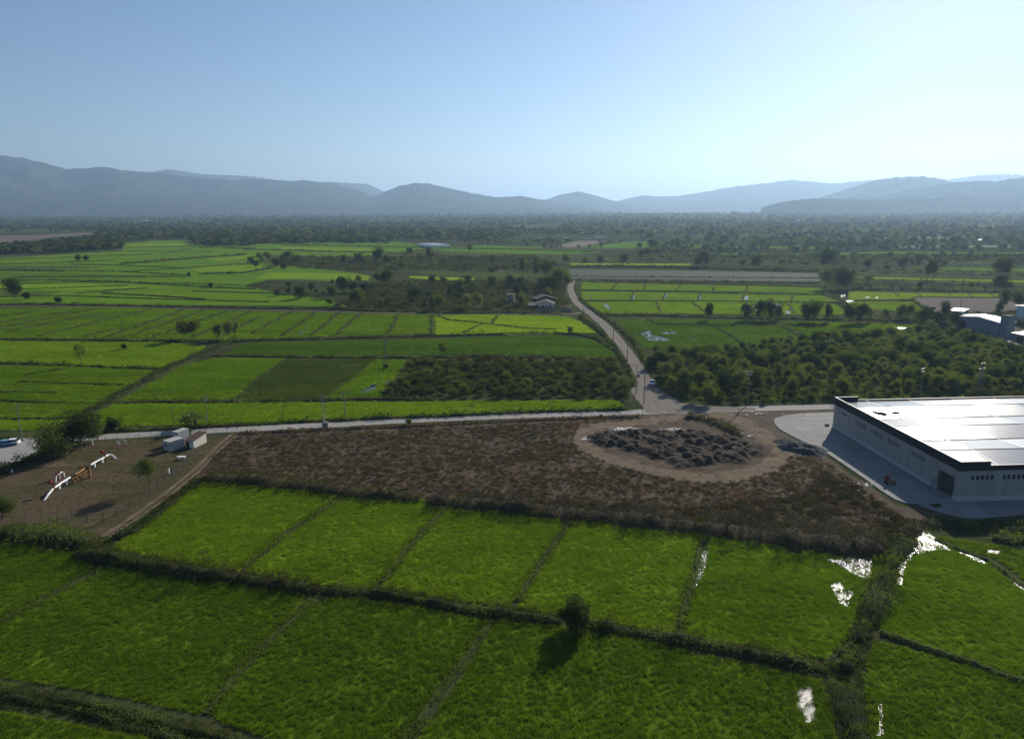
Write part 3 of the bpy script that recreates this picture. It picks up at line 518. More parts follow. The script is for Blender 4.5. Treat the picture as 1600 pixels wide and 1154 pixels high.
# ------------------------------------------------------------------ roads, yards, aprons
ASPH = prin('road_asphalt', (0.290, 0.275, 0.255), .9, var=.16, scale=.5, stretch=(.25, 1.6, 1), bumpd=.01)
DIRT = prin('dirt_road', (0.175, 0.152, 0.128), 1, var=.3, scale=.45, bumpd=.05)
TAN = prin('tan_track', (0.138, 0.102, 0.068), 1, var=.45, scale=.35, bumpd=.05)
def conc_mat():
    mt, n, N, L = newmat('concrete'); o = N.new('ShaderNodeOutputMaterial'); p = N.new('ShaderNodeBsdfPrincipled'); p.inputs['Roughness'].default_value = .85; p.inputs['Specular IOR Level'].default_value = .1
    br = N.new('ShaderNodeTexBrick'); br.inputs['Scale'].default_value = 1; br.offset = 0; br.inputs['Brick Width'].default_value = 6; br.inputs['Row Height'].default_value = 5; br.inputs['Mortar Size'].default_value = .06
    br.inputs['Color1'].default_value = (.225, .22, .21, 1); br.inputs['Color2'].default_value = (.255, .25, .24, 1); br.inputs['Mortar'].default_value = (.12, .118, .11, 1); L.new(pos(n), br.inputs['Vector'])
    c = mix(n, 1.0, br.outputs['Color'], ramp(n, noise(n, .35, 7, pos(n, .35, 1.5, 1), .7), [(.3, (.82, .82, .82)), (.7, (1.15, 1.14, 1.12))]), 'MULTIPLY')
    L.new(c, p.inputs['Base Color']); L.new(p.outputs[0], o.inputs[0]); return mt
CONC = conc_mat()
SCRUBG = prin('dry_ground', (0.082, 0.060, 0.040), 1, var=.45, scale=.22, bumpd=.12)
def yard_mat():
    mt, n, N, L = newmat('yard_ground'); o = N.new('ShaderNodeOutputMaterial'); d = N.new('ShaderNodeBsdfDiffuse')
    c = ramp(n, noise(n, .07, 7, pos(n, .5, 1.3, 1, .5), .68), [(.32, (.085, .060, .036)), (.46, (.100, .076, .050)), (.55, (.062, .060, .028)), (.66, (.135, .100, .064))])
    f = noise(n, 1.1, 6, pos(n), .75); c = mix(n, 1.0, c, ramp(n, f, [(.3, (.6, .6, .6)), (.7, (1.35, 1.35, 1.3))]), 'MULTIPLY')
    L.new(c, d.inputs[0]); L.new(bump(n, f, .7, .15), d.inputs['Normal']); L.new(d.outputs[0], o.inputs[0]); return mt
YARDG = yard_mat()
def ribbon(name, mat, px, width, z, label, kind='structure', wob=.15, seed=1, step=1.5):
    pts = [W(*p) for p in px]
    # Catmull-Rom smoothing in plan
    sm = []
    for i in range(len(pts) - 1):
        p0, p1, p2, p3 = pts[max(0, i - 1)], pts[i], pts[i + 1], pts[min(len(pts) - 1, i + 2)]
        for k in range(8):
            t = k / 8; sm.append(.5 * ((2 * p1) + (p2 - p0) * t + (2 * p0 - 5 * p1 + 4 * p2 - p3) * t * t + (3 * p1 - p0 - 3 * p2 + p3) * t ** 3))
    sm.append(pts[-1]); Q, Nn, L = resample(sm, step); n = len(Q); g = np.random.default_rng(seed)
    wv = np.interp(np.linspace(0, 1, n), np.linspace(0, 1, len(width)), width) if isinstance(width, (list, tuple)) else np.full(n, width)
    A = Q + Nn * (wv / 2 + wob * (g.random(n) - .5))[:, None]; Bq = Q - Nn * (wv / 2 + wob * (g.random(n) - .5))[:, None]
    V = np.r_[np.c_[A, np.full(n, z)], np.c_[Bq, np.full(n, z)]]; i = np.arange(n - 1)
    o = mobj(name, np_mesh(name, V, np.c_[i + n, i + n + 1, i + 1, i], mat)); return tag(o, label, None, None, kind)
sheet('dry_field', SCRUBG, [(375, 672), (500, 670), (640, 662), (800, 655), (990, 648), (1170, 642), (1310, 640), (1310, 668), (1290, 712), (1400, 790), (1480, 800), (1450, 830), (1432, 845), (1400, 880), (1378, 872), (1240, 857), (1100, 836), (900, 812), (700, 790), (540, 774), (312, 756), (308, 742), (345, 705)], .012, .6, 2, 'dry brown field between the main road and the near paddies', 'structure')
sheet('yard', YARDG, [(-60, 770), (0, 745), (100, 700), (150, 691), (220, 688), (345, 680), (362, 684), (300, 745), (210, 815), (165, 838), (100, 818), (0, 818), (-60, 818)], .014, .4, 2, 'bare earth yard around the white pipeline', 'structure')
ribbon('road', ASPH, [(-80, 693), (0, 690), (150, 683), (340, 672), (500, 664.5), (640, 656.5), (800, 650), (1000, 643.5), (1150, 639), (1310, 635), (1450, 631), (1700, 626)], [4.6, 4.8, 5.0, 5.2, 5.4, 5.6], .03, 'grey main road crossing the middle of the picture', seed=4)
sheet('road', ASPH, [(-60, 703), (0, 697), (40, 690), (70, 688), (78, 692), (55, 706), (25, 722), (0, 726), (-60, 745)], .022, .1, 2, 'paved side road entering at the left edge', 'structure')
ribbon('dirt_road', DIRT, [(1046, 641), (1012, 612), (1000, 594), (990, 570), (974, 545), (955, 519), (938, 502), (919, 487), (904, 475), (896, 464), (891, 452), (892, 443), (895, 438)], [15, 8.5, 6.8, 6.0, 5.5, 5.2, 5.0, 5.2, 5.2, 5, 5, 5.4, 5], .036, 'grey dirt track running up to the woods from the junction', wob=.7, seed=5)
sheet('road_junction', DIRT, [(1010, 645), (1008, 630), (1002, 616), (1024, 612), (1042, 622), (1070, 630), (1110, 634), (1180, 637), (1180, 641), (1100, 643), (1040, 646)], .033, .3, 1.5, 'rutted gravel junction of the track and the main road', 'structure')
ribbon('path', TAN, [(1150, 650), (1080, 650), (1030, 655), (985, 662), (935, 667), (905, 678), (905, 692), (925, 706), (960, 719), (1000, 731), (1050, 741), (1100, 746), (1150, 744), (1195, 733), (1225, 716), (1222, 700), (1205, 688), (1190, 678)], [5, 6, 5, 5.5, 5.5, 5, 5, 5.5, 6, 6, 5.5, 6, 6, 5, 5, 5], .045, 'tan vehicle track looping round the dark earth heap', wob=2.2, seed=6)
ribbon('path', TAN, [(1202, 690), (1185, 676), (1165, 664), (1140, 652), (1110, 646)], [5, 6, 7, 6, 5], .052, 'tan spur from the looping track to the main road', wob=2.2, seed=66)
ribbon('path', TAN, [(362, 678), (340, 697), (315, 722), (298, 738), (255, 772), (210, 805), (160, 838)], 1.0, .034, 'pair of dusty wheel ruts beside the yard', wob=.3, seed=7)
ribbon('path', TAN, [(375, 676), (350, 697), (325, 722), (306, 740), (262, 776), (220, 806), (172, 838)], .8, .038, 'right wheel rut beside the yard', wob=.3, seed=8)
ribbon('path', MUD, [(0, 478), (200, 480), (400, 484), (560, 488), (760, 490), (885, 491), (905, 488)], 2.6, .05, 'pale farm lane behind the bright rice strips', wob=.6, seed=9, step=4)
ribbon('path', TAN, [(780, 425), (790, 418), (802, 413)], 5, .05, 'pale track among the distant orchards', wob=1, seed=11, step=6)
# concrete aprons (raised slabs)
def slab(name, label, px, h, mat, z0=0):
    bm = MB(); P = [W(*p) for p in px]; bm.prism([Vector((p.x, p.y, z0)) for p in P], h); return tag(bm.build(name, mat), label, None, None, 'structure')
slab('concrete_apron', 'rounded pale concrete apron along the long warehouse wall', [(1209, 657), (1211, 664), (1218, 671), (1232, 679), (1250, 688), (1285, 704), (1318, 726), (1350, 748), (1375, 766), (1398, 781), (1415, 786.5), (1440, 788), (1500, 787), (1510, 776), (1330, 650), (1322, 645), (1290, 645), (1250, 646.5), (1225, 650), (1213, 653.5)], .22, CONC)
slab('concrete_apron', 'lower concrete apron before the short warehouse wall', [(1434, 789.5), (1470, 801), (1500, 808), (1520, 811), (1600, 804), (1720, 792), (1720, 780), (1490, 780)], .10, CONC)
# ------------------------------------------------------------------ vegetation strips
verge('reed_bank', 'tall reed hedge across the near paddies, left of the lone shrub', [(112, 862), (180, 878), (260, 893), (340, 903), (440, 915), (500, 925)], 3.6, 3.0, 'reed', upright=.7)
verge('reed_bank', 'grassy ditch bank between the upper and lower near paddies', [(500, 925), (560, 926), (640, 938), (720, 952), (800, 962), (880, 972)], 2.6, 1.9, 'verge', upright=.6)
verge('reed_bank', 'ditch bank from the lone shrub to the reed canal', [(905, 974), (980, 988), (1080, 1005), (1180, 1024), (1295, 1050)], 2.8, 2.0, 'verge', upright=.6)
verge('reed_bank', 'overgrown canal bank running down the right side', [(1422, 838), (1400, 868), (1384, 905), (1368, 945), (1350, 985), (1325, 1030)], 4.0, 2.0, 'verge', upright=.6)
verge('reed_bank', 'bushy canal crossing at the lower right', [(1300, 1052), (1322, 1040), (1340, 1035)], 5, 2.6, 'dark', upright=.4)
verge('reed_bank', 'overgrown canal at the bottom edge right of centre', [(1310, 1062), (1326, 1110), (1345, 1160), (1365, 1220)], 3.6, 1.4, 'verge', upright=.6)
verge('reed_bank', 'double grassy bank at the lower left corner', [(-60, 1068), (30, 1080), (120, 1098), (220, 1122), (330, 1150), (430, 1185)], 1.8, .9, 'verge', upright=.6)
verge('reed_bank', 'second grassy bank at the lower left corner', [(-60, 1078), (30, 1092), (120, 1111), (220, 1138), (330, 1168), (420, 1200)], 1.6, .7, 'verge', upright=.6)
verge('hedge', 'leafy bramble hedge left of the reed hedge', [(-60, 838), (0, 836), (60, 842), (120, 848), (150, 858)], 6, 3.4, 'mid', upright=.1)
verge('hedge', 'bushy bank between the yard ruts and the first paddy', [(160, 848), (210, 832), (250, 800), (285, 772), (318, 750)], 2.4, 1.6, 'reed', upright=.5)
verge('hedge', 'grey brown bramble belt along the top of the left paddies', [(310, 748), (400, 752), (480, 762), (560, 772), (660, 781)], 6.0, 2.8, 'drygreen', core='d', upright=.3)
verge('hedge', 'grey brown bramble belt along the top of the middle paddies', [(660, 781), (760, 791), (880, 803), (960, 812)], 7.0, 3.0, 'grey', core='d', upright=.3)
verge('hedge', 'tall grey bramble belt under the dry field at the right', [(940, 808), (1060, 822), (1180, 838), (1290, 852), (1390, 860)], 8.5, 3.2, 'grey', core='d', upright=.3)
verge('hedge', 'green bramble belt between the dry field and the warehouse pool', [(1300, 850), (1380, 848), (1415, 830), (1440, 815)], 5, 1.6, 'drygreen', core='d', upright=.3)
verge('hedge', 'dark green bank in the warehouse shade', [(1440, 812), (1490, 824), (1560, 826), (1640, 824)], 5, 1.2, 'verge', upright=.3)
verge('hedge', 'dark bush row at the right edge under the warehouse', [(1545, 842), (1580, 846), (1640, 852)], 4, 2.2, 'mid', upright=.1)
verge('reed_bank', 'thick diagonal ditch of reeds in the left fields', [(112, 655), (150, 637), (185, 618), (225, 596), (262, 574), (300, 559), (332, 546), (352, 537), (368, 530)], 4.0, 1.8, 'reed', upright=.6)
verge('reed_bank', 'dark bank below the bright rice strips', [(-60, 531), (60, 531), (160, 532), (260, 533), (330, 535), (400, 532), (520, 529), (640, 526)], 3.0, 1.3, 'verge')
verge('reed_bank', 'dark bank below the yellow green rice', [(640, 526), (760, 523), (860, 520), (905, 523), (935, 531), (958, 547)], 3.0, 1.5, 'verge')
verge('reed_bank', 'reed bank below the leaning tree field', [(-60, 567), (40, 568), (120, 572), (200, 575), (262, 577)], 2.8, 1.4, 'reed', upright=.5)
verge('reed_bank', 'dark bank below the deep green rice', [(330, 556), (450, 558), (560, 559), (660, 559), (760, 557), (870, 558), (960, 563)], 2.6, 1.4, 'verge')
verge('reed_bank', 'dark bank above the roadside rice strip', [(178, 630), (240, 628), (330, 629), (420, 628), (520, 625), (600, 624), (700, 626)], 2.2, 1.2, 'verge', core='d')
verge('reed_bank', 'roadside verge along the far edge of the main road at the left', [(130, 674), (250, 671), (400, 663), (480, 658), (560, 656)], 2.4, .9, 'verge')
verge('reed_bank', 'roadside verge along the far edge of the main road at the middle', [(560, 655), (700, 650), (800, 645), (900, 642), (985, 640)], 2.6, 1.2, 'verge')
verge('dry_verge', 'dry grass along the near edge of the main road', [(370, 678), (500, 672), (640, 666), (800, 658), (905, 654), (1000, 651)], 2.2, .7, 'dry', core='d', upright=.5)
verge('dry_verge', 'dark green brambles beside the main road near the junction', [(1068, 654), (1090, 652), (1115, 659), (1140, 672), (1158, 684)], 3.4, 1.6, 'drygreen', core='d')
verge('hedge', 'green bank along the left side of the yard', [(-40, 752), (0, 740), (40, 722), (70, 710), (100, 702)], 4.5, 2.2, 'mid', upright=.2)
verge('hedge', 'clipped dark hedge by the side road', [(-60, 692), (-10, 689), (33, 690)], 3.2, 2.6, 'dark', upright=.05, rough=.15)
verge('reed_bank', 'overgrown bank left of the dirt track', [(905, 495), (925, 508), (945, 525), (960, 542), (972, 560), (985, 585), (990, 605)], 3.2, 1.8, 'verge')
verge('reed_bank', 'overgrown bank right of the dirt track', [(905, 466), (918, 478), (935, 490), (955, 503), (975, 520), (990, 535), (1004, 556), (1016, 575)], 3.0, 1.6, 'verge', core='d')
verge('hedge', 'hedge bank under the front row of right paddies', [(930, 492), (1040, 494), (1160, 497), (1260, 499), (1360, 500), (1440, 502)], 5.0, 2.0, 'verge')
verge('hedge', 'hedge line behind the front row of right paddies', [(915, 470.5), (1100, 470.5), (1240, 473), (1320, 473)], 1.6, .9, 'verge')
verge('hedge', 'hedge line behind the middle row of right paddies', [(908, 454), (1050, 456), (1160, 459), (1290, 461)], 1.8, 1.1, 'verge')
verge('hedge', 'hedge line behind the back row of right paddies', [(905, 440.5), (1040, 442), (1160, 445), (1282, 448)], 2.0, 1.2, 'olive')
verge('hedge', 'diagonal earth bank between the right paddy groups', [(1299, 455), (1310, 463), (1322, 474), (1326, 484)], 2.0, 1.0, 'verge', core='d')
verge('hedge', 'overgrown wedge edge by the brown plot', [(1400, 470), (1428, 470), (1440, 480), (1455, 489)], 3.0, 1.8, 'verge')
verge('hedge', 'scrub band before the yellow right strip', [(1325, 451), (1400, 452), (1500, 454), (1600, 455)], 16, 3.2, 'olive', fill=.8)
verge('hedge', 'scrub band behind the yellow right strip', [(1330, 441), (1440, 442), (1560, 446), (1640, 447)], 20, 3.2, 'olive', fill=.6)
verge('hedge', 'thin dark furrow line between the grey green crop and the stubble', [(892, 431.5), (1080, 433.2), (1281, 434.6)], 2.0, .8, 'dark')
verge('hedge', 'dark ditch line behind the right paddies', [(893, 437.5), (1080, 440), (1281, 443)], 5, 1.6, 'dark')
verge('hedge', 'dark hedge line behind the grey green crop', [(893, 417), (1000, 417), (1120, 420), (1280, 424)], 8, 3.4, 'olive', fill=.8)
verge('hedge', 'brown orchard band behind the right crop strips', [(905, 409), (1010, 406), (1150, 408), (1280, 412)], 30, 3.2, 'olive', fill=.6)
verge('hedge', 'brown orchard band at the far right', [(1340, 424), (1450, 426), (1560, 430), (1640, 431)], 24, 3.4, 'olive', fill=.6)
verge('hedge', 'hedge band behind the far right rice strip', [(1340, 408), (1450, 410), (1560, 412), (1660, 413)], 40, 3.6, 'olive', fill=.5)
verge('hedge', 'grey scrub strip on the distant left plain', [(185, 412), (230, 410), (290, 405), (340, 401), (385, 398)], 9, 3.2, 'olive')
verge('hedge', 'dark hedge between the left rice plain and the bright strips', [(-60, 477), (60, 475), (160, 477), (300, 480), (420, 482), (520, 483), (600, 487)], 4.5, 1.4, 'verge', core='d')
verge('hedge', 'dark hedge before the central scrub', [(540, 484), (600, 486), (700, 489), (800, 489), (880, 490)], 5, 1.8, 'dark')
verge('hedge', 'hedge in the left rice plain at mid distance', [(0, 439), (90, 438), (180, 440), (260, 445), (330, 449), (400, 452)], 3, 1.4, 'verge')
verge('hedge', 'hedge along the left rice plain before the scrub', [(310, 428), (380, 427), (420, 420), (440, 412)], 4, 2.2, 'dark')
verge('hedge', 'dark hedge under the distant rice strips', [(0, 421), (90, 423), (180, 424), (290, 430)], 2.5, 1.2, 'verge')
verge('hedge', 'hedge between two distant rice strips', [(380, 390), (450, 391), (520, 393), (600, 395), (700, 398)], 5, 2.0, 'olive')
verge('hedge', 'hedge behind the distant greenhouse strip', [(440, 383), (540, 384), (640, 387), (800, 390), (930, 394)], 5, 2.0, 'olive')
verge('hedge', 'low hedge right of the factory yard wall', [(1512, 522), (1545, 532), (1600, 546), (1650, 556)], 4, 2.2, 'verge')
# ------------------------------------------------------------------ ground cover patches
def cover(name, label, px, mixk, dens, scl=1.0, kz=(.5, 1.0), base=None, z=.0, avoid=(), seed=1):
    """clumps of low plants over an area; one object per colour"""
    poly = [W(*p) for p in px]; g = np.random.default_rng(seed)
    for j, (k, share) in enumerate(mixk):
        P = sample_poly(poly, dens * share, g); nz = vnoise(P, .045, seed + 11 * j); P = P[g.random(len(P)) < (nz * 1.25 + .1)]
        for a in avoid: P = P[~in_poly(P, [W(*q) for q in a])]
        me = bpy.data.meshes.new(name); me.from_pydata([(0, 0, 0)], [], []); o = mobj(name, me); n = len(P)
        s = scl * (kz[0] + (kz[1] - kz[0]) * g.random(n)); sv = np.c_[s, s, s * (.6 + .7 * g.random(n))]
        P3 = np.c_[P, np.full(n, z)]; add_scatter(o, P3, NG[k], sv, 4, g, .1)
        tag(o, label % {'dry': 'rusty dry', 'drygreen': 'brownish green', 'grey': 'grey', 'reed': 'green', 'olive': 'olive', 'verge': 'dull green', 'mid': 'fresh green'}[k], None, None, 'stuff')
HEAPA = [(905, 662), (1000, 655), (1100, 648), (1160, 655), (1215, 675), (1242, 700), (1215, 735), (1150, 752), (1080, 752), (1000, 738), (930, 715), (893, 690)]
HEAPA2 = [(1180, 640), (1320, 640), (1320, 730), (1290, 716), (1225, 712), (1200, 690), (1150, 655)]
cover('dry_scrub', '%s scrub over the dry field', [(372, 682), (640, 670), (990, 655), (1060, 660), (1180, 680), (1290, 720), (1400, 800), (1430, 822), (1380, 850), (1100, 815), (900, 795), (700, 772), (540, 757), (312, 742), (335, 712)], [('dry', .5), ('drygreen', .3), ('grey', .2)], 2.6, .85, (.35, 1.0), avoid=(HEAPA, HEAPA2), seed=21)
cover('dry_scrub', '%s brambles on the slope above the right belt', [(700, 768), (900, 780), (1100, 795), (1250, 770), (1290, 735), (1340, 760), (1420, 815), (1390, 850), (1200, 832), (1000, 805), (800, 785)], [('grey', .5), ('drygreen', .5)], .8, 1.5, (.5, 1.0), avoid=(HEAPA,), seed=22)
cover('dry_scrub', '%s weeds along the edges of the looping track', [(885, 675), (905, 660), (985, 654), (1100, 646), (1200, 668), (1245, 700), (1215, 742), (1150, 760), (1050, 757), (960, 740), (900, 715)], [('drygreen', .5), ('dry', .5)], .16, .5, (.3, .9), seed=47)
for i, (px, l) in enumerate([([(105, 858), (180, 862), (380, 890), (500, 908), (640, 918), (800, 942), (880, 956), (1060, 982), (1290, 1024), (1300, 1066), (1150, 1040), (1000, 1008), (860, 985), (700, 962), (560, 940), (470, 934), (350, 912), (170, 895), (110, 876)], '%s grass on the long ditch bank of the near paddies'),
        ([(1375, 870), (1430, 830), (1445, 835), (1410, 880), (1380, 960), (1362, 1010), (1352, 1060), (1372, 1180), (1385, 1240), (1325, 1240), (1305, 1110), (1285, 1060), (1290, 1025), (1325, 990), (1352, 940)], '%s grass along the right canal'),
        ([(-80, 1052), (100, 1085), (340, 1132), (460, 1180), (460, 1215), (320, 1180), (60, 1118), (-80, 1095)], '%s grass on the double bank at the lower left'),
        ([(-60, 822), (150, 845), (210, 815), (305, 745), (330, 755), (240, 808), (180, 850), (110, 868), (-60, 842)], '%s grass on the bank below the yard')]):
    cover('bank_grass', l, px, [('reed', .5), ('verge', .5)], 2.2, .62, (.4, 1.1), seed=70 + i)
cover('yard_weeds', '%s weeds in the pipeline yard', [(0, 760), (100, 715), (160, 700), (330, 690), (290, 740), (200, 800), (20, 800)], [('drygreen', .5), ('dry', .5)], .7, .38, (.3, .8), seed=23)
cover('grove_undergrowth', '%s undergrowth of the right grove', [(1020, 560), (1120, 555), (1230, 537), (1450, 524), (1600, 545), (1760, 570), (1760, 625), (1310, 625), (1180, 628), (1090, 626), (1035, 612)], [('mid', .6), ('verge', .4)], .5, 1.9, (.35, 1.1), seed=24)
cover('grove_undergrowth', '%s ground growth of the near orchard', [(645, 564), (955, 564), (968, 580), (980, 622), (600, 620)], [('drygreen', .6), ('verge', .4)], .35, 1.5, (.5, 1), seed=25)
cover('scrub', '%s scrub around the ruined farmhouse', [(520, 480), (590, 445), (640, 438), (880, 440), (885, 486), (700, 486)], [('olive', .6), ('drygreen', .4)], .10, 3.0, (.5, 1.1), seed=26)
cover('orchard', '%s distant orchard behind the central rice', [(455, 402), (545, 402), (830, 399), (870, 410), (860, 424), (640, 421), (580, 424), (420, 416)], [('olive', 1)], .022, 5.0, (.6, 1), seed=27)
cover('scrub', '%s scrub between the right paddies and the woods', [(1000, 399), (1660, 398), (1660, 408), (1000, 408)], [('olive', 1)], .008, 7, (.6, 1), seed=28)
cover('scrub', '%s scrub right of the brown plot', [(1395, 488), (1640, 486), (1640, 520), (1500, 521), (1450, 514)], [('verge', 1)], .08, 2.6, (.5, 1), seed=29)
# ------------------------------------------------------------------ earth heaps
HEAPM = prin('dark_earth', (0.060, 0.045, 0.032), 1, var=.5, scale=.55, bumpd=.10)
HEAPG = prin('dark_gravel', (0.060, 0.066, 0.066), 1, var=.3, scale=.8, bumpd=.1)
def heap(name, label, px, nm, rr, hh, mat, seed, nx=260, ny=140):
    poly = np.array([[p.x, p.y] for p in [W(*q) for q in px]]); lo, hi = poly.min(0) - 2, poly.max(0) + 2; g = np.random.default_rng(seed)
    X, Y = np.meshgrid(np.linspace(lo[0], hi[0], nx), np.linspace(lo[1], hi[1], ny)); P = np.c_[X.ravel(), Y.ravel()]; z = np.full(len(P), -.25)
    cs = sample_poly(poly, 3, g)[:nm] if nm else []
    for c in cs:
        r = rr * (.6 + .8 * g.random()); h = hh * (.5 + .8 * g.random()); th = g.random() * 3.14; dx = P - c; st = 1 + .8 * g.random()
        u = (dx[:, 0] * math.cos(th) + dx[:, 1] * math.sin(th)) / st; v = -dx[:, 0] * math.sin(th) + dx[:, 1] * math.cos(th); d = np.sqrt(u * u + v * v) / r
        z = np.maximum(z, h * (np.where(d < 1, .5 + .5 * np.cos(np.clip(d, 0, 1) * math.pi), 0) - .12 * (d > 1)) - .02)
    rgh = (vnoise(P, .25, seed) - .5) * .7 + (vnoise(P, .8, seed + 2) - .5) * .25 + (vnoise(P, 2.2, seed + 4) - .5) * .16 + g.normal(size=len(P)) * .025
    z = z + rgh * np.clip(z + .3, 0, 1) * hh / 1.6
    idx = np.arange(nx * ny).reshape(ny, nx); f = np.stack([idx[:-1, :-1], idx[:-1, 1:], idx[1:, 1:], idx[1:, :-1]], -1).reshape(-1, 4)
    keep = (z[f] > .03).any(1); return tag(mobj(name, np_mesh(name, np.c_[P, z], f[keep], mat, smooth=True)), label, 'earth heap')
heap('earth_heap', 'large dark lumpy earth heap inside the looping tan track', [(932, 684), (955, 677), (985, 674), (1010, 672), (1060, 675), (1120, 680), (1160, 688), (1188, 700), (1180, 712), (1140, 722), (1110, 724), (1070, 727), (1030, 715), (985, 703), (945, 692)], 130, 3.0, 1.2, HEAPM, 41)
heap('gravel_heap', 'long dark gravel heap at the curved edge of the concrete apron', [(1222, 690), (1235, 690), (1275, 702), (1290, 710), (1262, 709), (1235, 704)], 20, 2.8, 1.1, HEAPG, 42, 90, 70)
# ------------------------------------------------------------------ small litter
RUB = prin('white_rubble', (0.62, 0.60, 0.56), .9, var=.2, scale=2)
BLUE = prin('blue_sheeting', (0.16, 0.26, 0.38), .6, var=.2, scale=2)
def rubble(label, px, n, spread, sz, mat, seed):
    g = random.Random(seed); b = MB(); c = W(*px)
    for i in range(n):
        q = c + Vector((g.gauss(0, spread), g.gauss(0, spread * .5), 0)); s = sz * g.uniform(.4, 1.3)
        b.box((q.x, q.y, .03), (s * g.uniform(.6, 1.6), s, s * .35), g.uniform(0, 3))
    tag(b.build('rubble', mat), label, None, None, 'stuff')
rubble('white lime spill on the upper edge of the looping track', (975, 671), 160, 1.6, .38, RUB, 1)
rubble('white rubble above the middle of the dark heap', (1050, 671), 70, 1.3, .35, RUB, 2)
rubble('white scraps at the right end of the dark heap', (1148, 682), 9, 3.5, .6, RUB, 3)
rubble('scattered white debris on the bank of the concrete apron', (1345, 758), 45, 3.0, .28, RUB, 4)
rubble('pale debris by the road right of the junction', (1185, 646), 14, 3.5, .5, RUB, 5)
rubble('white scraps in the dry field left of the track', (917, 686), 10, 1.2, .5, RUB, 6)
# ------------------------------------------------------------------ trees
def tree_proto(kind, mat, g, h, cr, cb, n, leaf, lobes=7, trunk_r=.16, squash=1.0, sparse=.0, lean=0, stems=1, spr=.82):
    """returns trunk mesh, crown mesh; h total height, cr crown radius, cb crown base height"""
    tb = MB(); tips = []
    for s in range(stems):
        a0 = s * 6.283 / stems + .4; off = .0 if stems == 1 else cr * .18
        p = Vector((math.cos(a0) * off, math.sin(a0) * off, -.15)); r = trunk_r * (1 if stems == 1 else .7); top = h * .82; k = 5
        for i in range(k):
            q = Vector((p.x + g.normal() * .03 * h * .5 + lean * h / k * .5 + (math.cos(a0) * cr * .12 if stems > 1 else 0), p.y + g.normal() * .03 * h * .5 + (math.sin(a0) * cr * .12 if stems > 1 else 0), top * (i + 1) / k))
            tb.tube(p, q, r, r * .72, 7, False); r *= .72
            if q.z > cb * .9:
                for j in range(3):
                    t = g.random() * 6.283; zz = min(h * .95, q.z + cr * (.2 + .5 * g.random())); rr = cr * (.45 + .4 * g.random())
                    e = Vector((q.x + math.cos(t) * rr, q.y + math.sin(t) * rr, zz)); mid = q.lerp(e, .5) + Vector((0, 0, -.08 * rr))
                    tb.tube(q, mid, r * .5, r * .3, 5, False); tb.tube(mid, e, r * .3, r * .08, 5, False); tips.append(e)
            p = q
    hc = (h - cb) / 2; zc = cb + hc; C = []
    for i in range(lobes):
        v = g.normal(size=3); v /= np.linalg.norm(v); f = g.random() ** .5 * spr; c = np.array([v[0] * cr * f + lean * h * .5, v[1] * cr * f, zc + v[2] * hc * f]); C.append((c, (.22 + .36 * g.random())))
    per = n // lobes; P = []
    for c, r in C:
        v = g.normal(size=(per, 3)); v /= np.linalg.norm(v, axis=1)[:, None]; rad = (.25 + .75 * g.random(per) ** .4)
        q = c + v * rad[:, None] * np.array([cr * r * 1.25, cr * r * 1.25, min(hc, cr * 1.3) * r * 1.25 * squash]); P.append(q)
    m_ = int(n * .25); v = g.normal(size=(m_, 3)); v /= np.linalg.norm(v, axis=1)[:, None]
    P.append(np.array([lean * h * .5, 0, zc]) + v * (g.random(m_) ** .4)[:, None] * np.array([cr * .62, cr * .62, hc * .8]))
    P = np.concatenate(P); P = P[(P[:, 2] > cb * .55)]
    if sparse: nz = vnoise(P[:, :2] * 2 + P[:, 2:3] * 1.3, .25, int(g.integers(999))); P = P[nz > sparse]
    v, f, a = leaves(P, leaf, 0, g); cm = np_mesh('crown', v, f, mat, a)
    bmesh.ops.recalc_face_normals(tb.bm, faces=tb.bm.faces); tm = bpy.data.meshes.new('trunk'); tb.bm.to_mesh(tm); tb.bm.free(); tm.materials.append(BARK)
    return tm, cm, h
def palm_proto(g, h):
    tb = MB(); V = []; Fc = []; A = []
    for s in range(5):
        a0 = s * 1.257; bx, by = math.cos(a0) * .5, math.sin(a0) * .5; hh = h * (.5 + .2 * g.random()); tb.tube((bx, by, -.1), (bx * 2.2, by * 2.2, hh), .16, .12, 7)
        for k in range(26):
            t = g.random() * 6.283; el = g.random() * 1.5 - .45; L = h * .42 * (.7 + .5 * g.random()); o = np.array([bx * 2.2, by * 2.2, hh]); d = np.array([math.cos(t) * math.cos(el), math.sin(t) * math.cos(el), math.sin(el)]); sd_ = np.array([-math.sin(t), math.cos(t), 0]) * .14
            p1 = o + d * L * .55; p2 = o + d * L + np.array([0, 0, -.25 * L]); b = len(V); V += [o - sd_ * .3, o + sd_ * .3, p1 + sd_, p1 - sd_, p2 + sd_ * .2, p2 - sd_ * .2]; Fc += [(b, b + 1, b + 2, b + 3), (b + 3, b + 2, b + 4, b + 5)]; A += [g.random()] * 6
    bmesh.ops.recalc_face_normals(tb.bm, faces=tb.bm.faces); tm = bpy.data.meshes.new('trunk'); tb.bm.to_mesh(tm); tb.bm.free(); tm.materials.append(BARK)
    return tm, np_mesh('crown', V, Fc, LEAF['mid'], A), h
g4 = np.random.default_rng(77); L_ = LEAF
